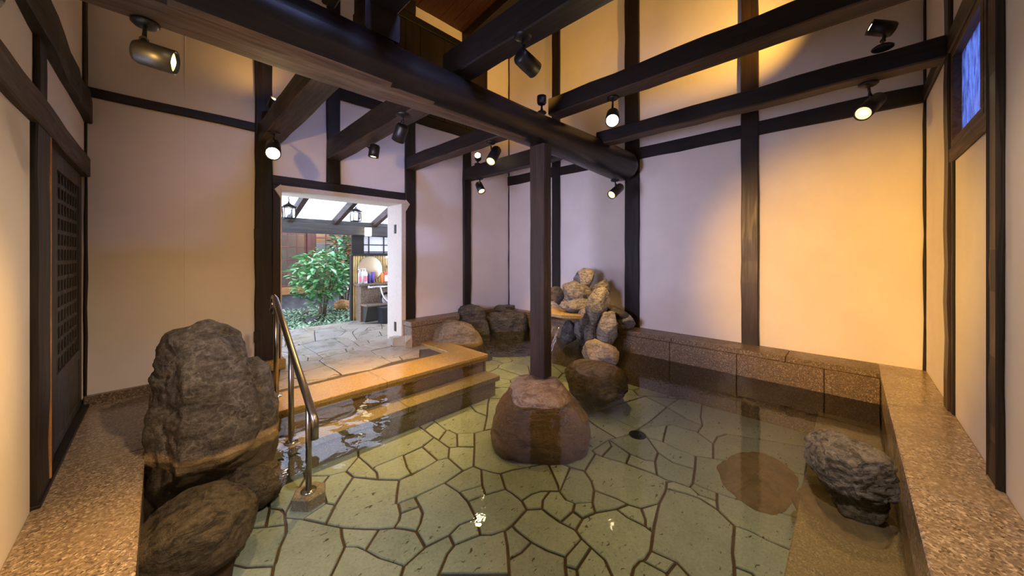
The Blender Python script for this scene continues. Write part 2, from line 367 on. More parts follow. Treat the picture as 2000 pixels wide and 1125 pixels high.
def loft_rock(center, u, secs, seed, amp=.03, n=110, nz=64, cuts=()):
    """sections (z, u-left, u-right, front, back) in the frame u (to the right) and v (away), blended with height"""
    u = Vector((u[0], u[1], 0)).normalized(); v = Vector((-u.y, u.x, 0)); c = Vector((center[0], center[1], 0))
    secs = sorted(secs); z0, z1 = secs[0][0], secs[-1][0]; rings = []
    def at(z):
        for a, b in zip(secs, secs[1:]):
            if z <= b[0]:
                t = (z - a[0]) / (b[0] - a[0]); return [x + (y - x) * t for x, y in zip(a, b)]
        return secs[-1]
    off = Vector((seed * 2.1, seed * .9, seed * 1.7))
    for i in range(nz + 1):
        t = i / nz; z = z0 + (z1 - z0) * t; s = at(z); close = 1
        r = []
        for k in range(n):
            a = 2 * PI * k / n; ca, sa = math.cos(a), math.sin(a)
            e = .72; x = math.copysign(abs(ca) ** e, ca); y = math.copysign(abs(sa) ** e, sa)
            px = (s[1] + s[2]) / 2 + x * (s[2] - s[1]) / 2; py = (s[4] + s[3]) / 2 + y * (s[4] - s[3]) / 2
            p = c + u * px + v * py + Vector((0, 0, z))
            for cu, cv, cw, cd in cuts:
                nn = (u * cu + v * cv + Vector((0, 0, cw))).normalized(); tt = (p - c).dot(nn) - cd
                if tt > 0: p = p - nn * tt * .93
            q = p * 3.2 + off
            d = amp * (noise.fractal(q, 1, 2.1, 4) * .9 + (.45 - abs(noise.noise(q * .9))) * .9) + amp * .3 * noise.fractal(q * 4, .8, 2, 4) - amp * 1.1 * max(0, .16 - abs(noise.noise(q * 1.25 + Vector((3, 1, 7))))) / .16 * .5
            dirn = (u * x + v * y); 
            if dirn.length > 0: dirn.normalize()
            r.append(p + dirn * d + Vector((0, 0, d * .5 * t)))
        rings.append(r)
    top = rings[-1]; cen = sum(top, Vector()) / n
    for f in (.75, .5, .25, .06):
        rr = []
        for p in top:
            q = cen + (p - cen) * f; q.z = p.z + (cen.z - p.z) * (1 - f) + amp * .8 * noise.fractal(q * 6 + off, .9, 2, 4) + amp * .6 * (1 - f * f); rr.append(q)
        rings.append(rr)
    mb = MB(); mb.loft(rings, 0, True); return mb

# ================================================================== THE ROOM
XB, YR, YE, XL, TOP = 4.27, -.43, 4.27, -.42, 5.3
# walls ---------------------------------------------------------------
mb = MB(); mb.box((XB, YR - .12, -.5), (XB + .12, YE + .12, TOP)); wall_back = struct('wall_back', mb, PLASTER)
mb = MB()
mb.box((XL - .12, YE, -.5), (.80, YE + .12, TOP)); mb.box((2.28, YE, -.5), (XB + .12, YE + .12, TOP)); mb.box((.80, YE, 1.90), (2.28, YE + .12, TOP))
wall_entrance = struct('wall_entrance', mb, PLASTER)
mb = MB()   # right wall with the small window and an added high window, out of view, for fill
for a, b, z0, z1 in ((XL - .12, .6, -.5, TOP), (.6, 1.6, -.5, 3.75), (.6, 1.6, 4.1, TOP), (1.6, 2.60, -.5, TOP), (2.60, 3.22, -.5, 1.79), (2.60, 3.22, 2.32, TOP), (3.22, XB, -.5, TOP)):
    mb.box((a, YR - .12, z0), (b, YR, z1), .0005)
wall_right = struct('wall_right', mb, PLASTER)
mb = MB()
for a, b, z0, z1 in ((YR, 1.05, -.5, TOP), (1.05, 2.12, -.5, .80), (1.05, 2.12, 1.60, TOP), (2.12, 2.67, -.5, TOP), (2.67, YE, 1.775, TOP)):
    mb.box((XL - .12, a, z0), (XL, b, z1), .0005)
wall_left = struct('wall_left', mb, PLASTER)

def post(wall, a, b, ax=2, mat=None, name='post', seed=0, jit=.004, label=None):
    m = MB(); m.timber(a, b, ax, seed, jit); return build(name, m, mat or (WX, WY, WZ)[ax], wall, label)
# back wall timbers
for i, (y0, y1) in enumerate(((3.154, 3.301), (1.911, 2.104), (.665, .815))):
    post(wall_back, (XB - .035, y0, .2), (XB, y1, TOP), 2, BRZ if i == 2 else WZ, seed=i)
post(wall_back, (XB - .02, YR, .2), (XB, YR + .016, TOP), 2, WZ, 'corner_strip', 5)
post(wall_back, (XB - .02, YE - .016, .2), (XB, YE, TOP), 2, WZ, 'corner_strip', 5)
post(wall_back, (XB - .028, YR, 2.365), (XB, 1.911, 2.51), 1, WY, 'beam', 6, .006)
post(wall_back, (XB - .028, 2.104, 2.362), (XB, 3.154, 2.49), 1, WY, 'beam', 7, .006)
post(wall_back, (XB - .028, 3.301, 2.36), (XB, YE, 2.51), 1, WY, 'beam', 8, .006)
post(wall_back, (XB - .06, YR, 4.63), (XB, YE, 4.86), 1, WY, 'top_plate', 9, .006)
# entrance wall timbers
post(wall_entrance, (.655, YE - .04, -.02), (.80, YE, TOP), 2, WZ, seed=11)
post(wall_entrance, (.80, YE - .025, -.02), (.872, YE + .12, 1.90), 2, BRZ, 'door_post', 12, .002)
post(wall_entrance, (1.32, YE - .035, 1.98), (1.463, YE, TOP), 2, WZ, seed=13)
post(wall_entrance, (2.285, YE - .04, -.03), (2.435, YE, TOP), 2, WZ, seed=14)
post(wall_entrance, (3.255, YE - .04, .28), (3.40, YE, 2.98), 2, WZ, seed=15)
post(wall_entrance, (.80, YE - .03, 1.875), (2.285, YE, 1.975), 0, WX, 'lintel', 16)
post(wall_entrance, (XL, YE - .03, 2.388), (.655, YE, 2.468), 0, WX, 'beam', 17)
post(wall_entrance, (1.463, YE - .03, 2.965), (2.285, YE, 3.10), 0, WX, 'beam', 18)
post(wall_entrance, (2.435, YE - .03, 2.965), (3.40, YE, 3.10), 0, WX, 'beam', 19)
post(wall_entrance, (2.10, YE - .05, 4.30), (3.75, YE, 4.40), 0, WX, 'beam', 20)
post(wall_entrance, (2.086, YE - .05, 3.10), (2.13, YE, 4.30), 2, BRZ, 'panel_stile', 21)
for k in range(4):
    x0 = 2.13 + k * .40
    m = MB(); m.box((x0 + .004, YE - .028, 3.10), (x0 + .396, YE, 4.30)); build('panel_board', m, WZ, wall_entrance)
    post(wall_entrance, (x0 + .375, YE - .04, 3.10), (x0 + .41, YE, 4.30), 2, WZ, 'panel_batten', 22 + k)
post(wall_entrance, (2.24, YE - .07, 4.40), (2.42, YE, 4.60), 2, WZ, 'bracket', 27)
m = MB(); m.box((.147, YE - .004, -.02), (.153, YE, 4.6), .001); build('seam_strip', m, PLASTER, wall_entrance)
post(wall_entrance, (XL, YE - .02, .05), (XL + .016, YE, TOP), 2, WZ, 'corner_strip', 28)
m = MB(); m.box((XL, YE - .05, -.03), (.64, YE, .05), .004); build('granite_skirting', m, GRAN, wall_entrance)
for z0 in (.28, 1.30):
    m = MB(); m.box((.645, YE - .047, z0), (.70, YE - .038, z0 + .11), .002); build('hinge_plate', m, BLACK, wall_entrance, 'black iron plate on the door post')
# post footings
m = MB(); m.box((.64, YE - .09, -.03), (.91, YE + .1, .075), .008); build('plinth_stone', m, GRANW, wall_entrance)
m = MB(); m.box((2.27, YE - .09, -.03), (2.44, YE + .05, .05), .008); build('plinth_stone', m, GRAN, wall_entrance)
# right wall timbers
post(wall_right, (3.25, YR, .2), (3.38, YR + .02, TOP), 2, BRZ, seed=31)
post(wall_right, (2.293, YR, .2), (2.43, YR + .017, TOP), 2, WZ, seed=32)
post(wall_right, (2.30, YR + .0165, .2), (2.43, YR + .0175, TOP), 2, BRZ, 'post_face', 32, 0)
post(wall_right, (3.38, YR, 2.372), (XB, YR + .02, 2.487), 0, WX, 'beam', 33)
post(wall_right, (2.43, YR, 1.69), (3.25, YR + .016, 1.775), 0, BRX, 'rail', 34, .001)
post(wall_right, (2.43, YR, 2.335), (3.25, YR + .02, 2.46), 0, WX, 'rail', 35, .002)
post(wall_right, (3.19, YR, .2), (3.25, YR + .01, 1.69), 2, WZ, 'post', 36, .002)
win = MB(); win.box((2.555, YR - .06, 1.775), (3.25, YR + .01, 1.815)); win.box((2.555, YR - .06, 2.30), (3.25, YR + .01, 2.335)); win.box((3.205, YR - .06, 1.815), (3.25, YR + .01, 2.30)); win.box((2.555, YR - .06, 1.815), (2.61, YR + .01, 2.30)); win.box((2.43, YR - .001, 1.775), (2.555, YR + .008, 2.335))
window_1 = struct('window_1', win, BRX)
m = MB(); m.box((2.61, YR - .03, 1.815), (3.205, YR - .024, 2.30), .001); build('pane', m, DIRTY, window_1, 'dirty streaked glass pane')
m = MB(); m.box((3.2, YR - .22, 2.36), (5.2, YR - .18, 3.5)); build('eave_board', m, BRX, window_1)  # board added outside to darken the top of the pane
for nm, ax, lo, wpos in (('added_window_2', 0, .6, YR), ('added_window_3', 1, 1.05, XL)):  # both windows are added out of view to let fill light in
    hi = 1.6 if ax == 0 else 2.12; m = MB()
    z0_, z1_ = (3.75, 4.1) if ax == 0 else (.80, 1.60)
    def bx(u0, u1, z0, z1, m=m, ax=ax, wpos=wpos):
        m.box((u0, wpos - .08, z0), (u1, wpos + .01, z1)) if ax == 0 else m.box((wpos - .08, u0, z0), (wpos + .01, u1, z1))
    bx(lo, hi, z0_, z0_ + .06); bx(lo, hi, z1_ - .06, z1_); bx(lo, lo + .06, z0_ + .06, z1_ - .06); bx(hi - .06, hi, z0_ + .06, z1_ - .06); bx((lo + hi) / 2 - .03, (lo + hi) / 2 + .03, z0_ + .06, z1_ - .06)
    struct(nm, m, WX)
# left wall timbers, lattice sliding door
m = MB(); m.timber((XL - .03, 1.0, 2.19), (XL + .045, YE, 2.37), 1, 41, .012); build('top_beam', m, WY, wall_left)
m = MB(); m.timber((XL - .03, 1.0, 1.76), (XL + .03, YE - .02, 1.905), 1, 42, .003); build('lintel', m, BRY, wall_left)
post(wall_left, (XL, 2.714, 1.905), (XL + .02, 2.869, 2.19), 2, WZ, seed=43)
post(wall_left, (XL, YE - .12, 2.37), (XL + .02, YE - .02, TOP), 2, WZ, seed=44)
post(wall_left, (XL - .05, 2.68, -.02), (XL + .02, 2.93, 1.76), 2, WZ, 'door_post', 45)
post(wall_left, (XL - .05, 2.98, -.02), (XL - .005, 3.235, 1.76), 2, WZ, 'door_stile', 46)
m = MB(); m.box((XL - .04, 2.931, 0), (XL + .024, 2.95, 1.76)); build('copper_strip', m, ORW, wall_left, 'thin orange strip between the door posts')
m = MB(); m.box((XL - .1, 2.67, -.03), (XL + .03, YE, -.005)); build('door_sill', m, WY, wall_left)
m = MB(); m.box((XL - .11, 2.66, -.03), (XL - .09, YE, 1.9)); build('dark_backing', m, BLACKP, wall_left)  # sheet added behind the door wall to stop sky light leaking through
dx = XL - .03
fr = MB()
fr.box((dx, 3.235, 0), (dx + .02, 3.33, 1.76)); fr.box((dx, 4.13, 0), (dx + .02, 4.23, 1.76)); fr.box((dx, 3.33, 1.655), (dx + .02, 4.13, 1.76)); fr.box((dx, 3.33, .37), (dx + .02, 4.13, .44)); fr.box((dx, 3.33, 0), (dx + .02, 4.13, .06))
DOORW = wood_mat('worn grey brown door wood', (.030, .024, .021), (.095, .078, .068), 2, .6)
door_1 = struct('door_1', fr, DOORW)
m = MB(); m.box((dx - .01, 3.33, .44), (dx + .002, 4.13, 1.655)); build('backing_board', m, BLACKP, door_1)
for k in range(4):
    m = MB(); m.box((dx + .004, 3.332 + k * .2, .06), (dx + .016, 3.528 + k * .2, .37)); build('panel_board', m, DOORW, door_1)
mbv = MB(); mbv.box((dx + .003, 3.416, .44), (dx + .010, 3.434, 1.655), .001)
vb = build('lattice_bar', mbv, DOORW, door_1)
for k in range(1, 8):
    c = vb.copy(); COL.objects.link(c); c.parent = door_1; c.location = (0, k * .0985, 0)
mbh = MB(); mbh.box((dx + .002, 3.33, .515), (dx + .009, 4.13, .542), .001)
hb = build('lattice_rail', mbh, DOORW, door_1)
for k in range(1, 12):
    c = hb.copy(); COL.objects.link(c); c.parent = door_1; c.location = (0, 0, k * .0955)

# ceiling -------------------------------------------------------------
def cz(y): return 4.574 + (YE - y) * .126
mb = MB(); mb.add([(XL - .12, YE + .12, cz(YE + .12) + .03), (XB + .12, YE + .12, cz(YE + .12) + .03), (XB + .12, YR - .12, cz(YR - .12) + .03), (XL - .12, YR - .12, cz(YR - .12) + .03),
                   (XL - .12, YE + .12, cz(YE + .12) + .1), (XB + .12, YE + .12, cz(YE + .12) + .1), (XB + .12, YR - .12, cz(YR - .12) + .1), (XL - .12, YR - .12, cz(YR - .12) + .1)],
                  [(0, 1, 2, 3), (7, 6, 5, 4), (0, 4, 5, 1), (1, 5, 6, 2), (2, 6, 7, 3), (3, 7, 4, 0)])
ceiling = struct('ceiling', mb, WX)
pl = None
for k in range(26):
    x0 = XL + k * .1805
    if pl is None:
        m = MB(); m.loft([[(x0 + .002, y, cz(y)), (x0 + .1785, y, cz(y)), (x0 + .1785, y, cz(y) + .025), (x0 + .002, y, cz(y) + .025)] for y in (YE, YR)]); pl = build('plank', m, CEILW, ceiling)
    else:
        c = pl.copy(); COL.objects.link(c); c.parent = ceiling; c.location = (k * .1805, 0, random.uniform(0, .004))
def sloped(name, x0, x1, h, label=None):
    m = MB(); m.loft([[(x0, y, cz(y) - h), (x1, y, cz(y) - h), (x1, y, cz(y)), (x0, y, cz(y))] for y in (YE, YR)]); return build(name, m, WY, ceiling)
sloped('rafter', 3.25, 3.42, .14); sloped('rafter', 1.55, 1.72, .14); sloped('rafter', -.1, .07, .14)

# pool -----------------------------------------------------------------
FZ, WZL = -.42, -.03
mb = MB(); mb.box((XL, YR, -.55), (XB, YE, FZ - .012)); floor = struct('floor', mb, MORTAR)
POOL = [[(1.492,2.26),(1.559,2.233),(1.641,2.338),(1.641,2.376),(1.643,2.492),(1.639,2.549),(1.508,2.5)],
[(1.338,2.498),(1.283,2.345),(1.267,2.256),(1.377,2.252),(1.478,2.262),(1.493,2.498)],
[(1.639,2.564),(1.65,2.735),(1.65,2.801),(1.687,2.963),(1.151,2.922),(1.084,2.732),(1.095,2.58),(1.095,2.515),(1.109,2.523),(1.236,2.516),(1.333,2.512),(1.5,2.513)],
[(1.378,2.238),(1.263,2.232),(1.168,2.241),(1.102,2.14),(1.051,2.052),(1.055,2.049),(1.154,2.026),(1.369,2.004),(1.535,2.022),(1.553,2.22),(1.484,2.248)],
[(1.121,1.853),(1.07,1.794),(1.025,1.759),(1.005,1.639),(1.133,1.613),(1.215,1.633),(1.312,1.599),(1.361,1.741),(1.376,1.851),(1.362,1.99),(1.158,2.011),(1.14,1.923),(1.137,1.908)],
[(1.124,1.918),(1.118,1.918),(1.023,1.944),(.993,1.903),(.953,1.877),(.994,1.82),(1.021,1.774),(1.06,1.804),(1.108,1.86),(1.123,1.911)],
[(.45,2.181),(.413,2.085),(.404,2.076),(.364,1.942),(.533,1.769),(.687,1.946),(.7,2.026),(.72,2.096),(.667,2.184),(.583,2.322),(.523,2.398),(.517,2.346),(.502,2.276)],
[(.502,2.345),(.419,2.405),(.378,2.437),(.317,2.488),(.26,2.241),(.306,2.173),(.397,2.09),(.401,2.093),(.437,2.187),(.488,2.281)],
[(1.661,1.36),(1.655,1.313),(1.653,1.225),(1.769,1.223),(1.828,1.249),(1.814,1.303),(1.847,1.38),(1.81,1.42),(1.72,1.402)],
[(1.798,1.432),(1.767,1.463),(1.704,1.49),(1.62,1.492),(1.59,1.429),(1.655,1.373),(1.714,1.415)],
[(1.856,1.391),(1.886,1.421),(2.038,1.627),(1.796,1.76),(1.712,1.785),(1.626,1.65),(1.63,1.594),(1.623,1.507),(1.707,1.504),(1.776,1.475),(1.817,1.433)],
[(1.27,2.349),(1.323,2.498),(1.235,2.502),(1.113,2.509),(1.096,2.497),(1.096,2.433),(1.071,2.362),(1.167,2.256),(1.252,2.257)],
[(2.529,2.831),(2.648,2.675),(3.011,2.674),(2.823,2.945),(2.603,3.009)],
[(2.296,3.022),(2.265,2.825),(2.408,2.729),(2.515,2.834),(2.589,3.011)],
[(3.366,.83),(3.484,.781),(3.719,.239),(4.75,.27),(4.104,1.135),(3.678,1.033),(3.502,.967),(3.34,.961),(3.236,.824)],
[(3.001,.753),(3.237,.235),(3.704,.238),(3.473,.77),(3.363,.815),(3.222,.809)],
[(3.329,.97),(3.306,1.186),(3.268,1.202),(2.964,1.121),(2.935,.992),(2.94,.867),(2.995,.766),(3.217,.822)],
[(1.793,2.577),(1.657,2.489),(1.655,2.376),(1.655,2.339),(1.701,2.309),(1.817,2.471),(1.805,2.564)],
[(1.831,2.473),(1.942,2.374),(2.025,2.348),(2.221,2.533),(2.207,2.676),(2.251,2.823),(2.281,3.021),(1.841,2.966),(1.818,2.799),(1.801,2.589),(1.819,2.571)],
[(1.712,2.3),(1.797,2.207),(1.928,2.367),(1.826,2.458)],
[(2.858,1.393),(3.007,1.377),(3.074,1.826),(3.354,2.241),(3.021,2.659),(2.641,2.661),(2.52,2.819),(2.414,2.715),(2.234,2.525),(2.039,2.342),(2.167,2.29),(2.407,2.175),(2.657,2.145),(2.94,1.98),(2.892,1.842),(2.813,1.678),(2.747,1.438)],
[(2.671,1.457),(2.602,1.242),(2.607,1.123),(2.642,1.071),(2.768,1.1),(2.929,1.253),(2.957,1.282),(3.001,1.364),(2.855,1.379),(2.735,1.427)],
[(2.799,1.683),(2.878,1.848),(2.922,1.973),(2.652,2.131),(2.403,2.161),(2.161,2.277),(2.024,2.333),(1.94,2.359),(1.803,2.191),(1.637,2),(1.652,1.934),(1.689,1.84),(1.714,1.8),(1.801,1.773),(2.052,1.635),(2.124,1.598),(2.132,1.485),(2.165,1.39),(2.404,1.449),(2.424,1.489),(2.668,1.474),(2.734,1.443)],
[(2.398,2.719),(2.262,2.81),(2.222,2.675),(2.234,2.547)],
[(3.674,1.047),(4.094,1.148),(3.946,1.332),(3.669,1.349),(3.541,1.125),(3.51,.986)],
[(3.528,1.13),(3.652,1.349),(3.229,1.348),(3.022,1.367),(3.272,1.216),(3.319,1.196),(3.343,.975),(3.494,.981)],
[(1.628,1.07),(1.654,1.122),(1.639,1.217),(1.641,1.314),(1.646,1.361),(1.579,1.42),(1.435,1.397),(1.429,1.364),(1.428,1.248),(1.446,1.155),(1.479,1.067)],
[(1.437,1.024),(1.459,.983),(1.613,1),(1.624,1.056),(1.476,1.052)],
[(1.432,1.152),(1.415,1.24),(1.336,1.234),(1.257,1.25),(1.204,1.191),(1.158,1.133),(1.334,.954),(1.423,1.032),(1.465,1.062)],
[(1.344,.944),(1.372,.915),(1.446,.977),(1.426,1.015)],
[(.718,2.744),(.535,2.451),(.527,2.416),(.591,2.334),(.727,2.371),(.742,2.472),(.753,2.571),(.831,2.652),(.749,2.73)],
[(.845,2.658),(.94,2.625),(1.07,2.737),(1.136,2.922),(.743,2.93),(.723,2.758),(.757,2.742)],
[(.767,2.565),(.756,2.47),(.741,2.367),(.769,2.325),(.839,2.405),(.945,2.514),(.934,2.612),(.844,2.644)],
[(.759,2.314),(.73,2.357),(.6,2.322),(.674,2.2)],
[(.733,2.102),(.823,1.998),(.88,1.936),(.943,1.887),(.983,1.914),(1.014,1.955),(1.043,2.041),(1.033,2.05),(1.09,2.148),(1.155,2.248),(1.057,2.356),(.952,2.5),(.85,2.395),(.774,2.309),(.682,2.187)],
[(.714,2.023),(.702,1.946),(.744,1.903),(.764,1.855),(.864,1.932),(.813,1.988),(.731,2.082)],
[(1.315,1.316),(1.268,1.263),(1.337,1.248),(1.414,1.254),(1.414,1.366),(1.42,1.397),(1.374,1.399)],
[(1.296,1.429),(1.251,1.476),(1.111,1.522),(1.057,1.505),(.967,1.442),(1.117,1.289),(1.198,1.206),(1.249,1.263),(1.303,1.325),(1.36,1.403)],
[(1.429,1.411),(1.576,1.434),(1.608,1.502),(1.616,1.594),(1.612,1.647),(1.484,1.7),(1.373,1.73),(1.323,1.587),(1.264,1.483),(1.305,1.442),(1.372,1.414)],
[(2.071,1.081),(2.071,1.002),(2.096,.933),(2.211,.873),(2.338,.885),(2.383,.893),(2.455,.916),(2.485,.893),(2.472,.917),(2.479,.987),(2.452,1.193),(2.454,1.208),(2.404,1.383),(2.402,1.434),(2.165,1.375),(2.106,1.284),(2.036,1.22)],
[(1.925,1.165),(1.868,1.113),(1.979,1.041),(2.057,1.012),(2.057,1.079),(2.023,1.212)],
[(2.095,1.293),(2.152,1.383),(2.12,1.474),(1.861,1.375),(1.829,1.301),(1.843,1.249),(1.922,1.18),(2.024,1.228)],
[(1.981,1.024),(1.968,.951),(1.975,.859),(2.015,.876),(2.081,.93),(2.058,.996)],
[(.96,2.514),(1.06,2.376),(1.082,2.436),(1.081,2.501),(1.08,2.58),(1.07,2.718),(.949,2.614)],
[(2.589,1.249),(2.661,1.458),(2.6,1.395),(2.421,1.378),(2.466,1.218)],
[(2.467,1.193),(2.492,.998),(2.567,1.037),(2.628,1.066),(2.592,1.118),(2.588,1.233),(2.468,1.203)],
[(2.594,1.409),(2.651,1.461),(2.433,1.474),(2.416,1.441),(2.418,1.392)],
[(3.66,1.363),(3.765,1.622),(3.087,1.814),(3.021,1.376),(3.23,1.362)],
[(3.937,1.347),(3.776,1.611),(3.675,1.363)],
[(.982,1.812),(.937,1.873),(.875,1.922),(.77,1.841),(.801,1.745),(.833,1.681),(.864,1.618),(.99,1.64),(1.011,1.762)],
[(1.676,1.833),(1.643,1.918),(1.54,1.787),(1.497,1.71),(1.616,1.661),(1.701,1.794)],
[(1.667,1.129),(1.757,1.147),(1.763,1.208),(1.654,1.21)],
[(2.727,.963),(2.753,.825),(2.926,.87),(2.921,.993),(2.951,1.126),(2.929,1.233),(2.778,1.089)],
[(2.641,1.056),(2.573,1.024),(2.493,.983),(2.487,.919),(2.5,.885),(2.51,.837),(2.519,.784),(2.569,.783),(2.739,.822),(2.712,.964),(2.76,1.083)],
[(1.854,1.105),(1.763,1.134),(1.666,1.114),(1.64,1.061),(1.626,.992),(1.61,.9),(1.509,.775),(1.533,.751),(1.665,.784),(1.726,.78),(1.739,.77),(1.756,.764),(1.825,.766),(1.951,.805),(1.961,.849),(1.953,.951),(1.968,1.031)],
[(2.969,1.273),(2.942,1.245),(2.964,1.135),(3.253,1.212),(3.016,1.359)],
[(1.389,1.841),(1.376,1.744),(1.483,1.715),(1.524,1.787)],
[(1.638,1.934),(1.623,1.995),(1.541,2.008),(1.377,1.99),(1.39,1.856),(1.532,1.8)],
[(.543,1.759),(.771,1.527),(.851,1.611),(.82,1.675),(.788,1.74),(.755,1.841),(.732,1.895),(.694,1.933)],
[(2.985,.755),(2.929,.856),(2.749,.809),(2.577,.77),(2.577,.698),(2.585,.631),(2.599,.557),(2.674,.229),(3.221,.234)],
[(2.585,.554),(2.572,.621),(2.492,.602),(2.414,.578),(2.342,.48),(2.358,.409),(2.348,.324),(2.362,.226),(2.659,.229)],
[(2.051,.346),(1.997,.278),(2.058,.216),(2.15,.223),(2.34,.225),(2.334,.324),(2.343,.409),(2.329,.473),(2.119,.438),(2.034,.413)],
[(1.894,.383),(1.987,.289),(2.035,.349),(2.02,.409)],
[(2.116,.452),(2.331,.488),(2.403,.587),(2.434,.697),(2.421,.772),(2.38,.878),(2.34,.871),(2.211,.858),(2.013,.808),(1.96,.792),(1.835,.754),(1.857,.635),(1.787,.492),(1.882,.395),(2.024,.425)],
[(.387,2.448),(.419,2.423),(.465,2.576),(.47,2.742),(.378,2.756),(.32,2.504)],
[(2.009,.822),(2.195,.867),(2.091,.919),(2.022,.864),(1.974,.843),(1.967,.81)],
[(1.754,.749),(1.744,.753),(1.755,.654),(1.841,.644),(1.82,.752)],
[(1.03,1.957),(1.12,1.932),(1.127,1.932),(1.144,2.013),(1.056,2.034)],
[(1.626,2.009),(1.788,2.196),(1.698,2.294),(1.65,2.326),(1.568,2.222),(1.549,2.022)],
[(.389,2.078),(.295,2.164),(.255,2.223),(.224,2.084),(.352,1.953)],
[(2.453,.9),(2.394,.882),(2.435,.776),(2.448,.696),(2.42,.595),(2.482,.614),(2.463,.707),(2.509,.768),(2.496,.834),(2.487,.879)],
[(1.897,1.411),(1.863,1.386),(2.117,1.489),(2.11,1.589),(2.051,1.62)],
[(.708,2.756),(.729,2.934),(.597,3.031),(.484,2.746),(.479,2.577),(.526,2.511),(.531,2.468)],
[(.512,2.505),(.474,2.559),(.432,2.414),(.504,2.361),(.512,2.415),(.52,2.454)],
[(1.72,.766),(1.666,.77),(1.545,.739),(1.675,.607),(1.741,.651),(1.729,.759)],
[(2.517,.77),(2.478,.704),(2.496,.618),(2.57,.636),(2.563,.697),(2.563,.769)],
[(1.664,2.799),(1.665,2.745),(1.804,2.805),(1.826,2.966),(1.702,2.964)],
[(1.306,1.586),(1.215,1.618),(1.139,1.6),(1.12,1.534),(1.252,1.491)],
[(1.124,1.6),(.996,1.626),(.863,1.603),(.781,1.517),(.898,1.398),(.951,1.449),(1.051,1.518),(1.105,1.535)],
[(1.665,2.73),(1.653,2.559),(1.657,2.505),(1.787,2.59),(1.803,2.788)],
[(1.91,1.171),(1.835,1.237),(1.778,1.21),(1.771,1.146),(1.855,1.12)],
[(1.189,1.195),(1.107,1.279),(.955,1.433),(.908,1.388),(1.147,1.143)],
[(1.685,.596),(1.776,.503),(1.839,.63),(1.75,.64)],
[(1.458,.969),(1.382,.905),(1.499,.786),(1.596,.907),(1.61,.985)],
[(3.093,1.828),(3.763,1.636),(3.362,2.228)]]
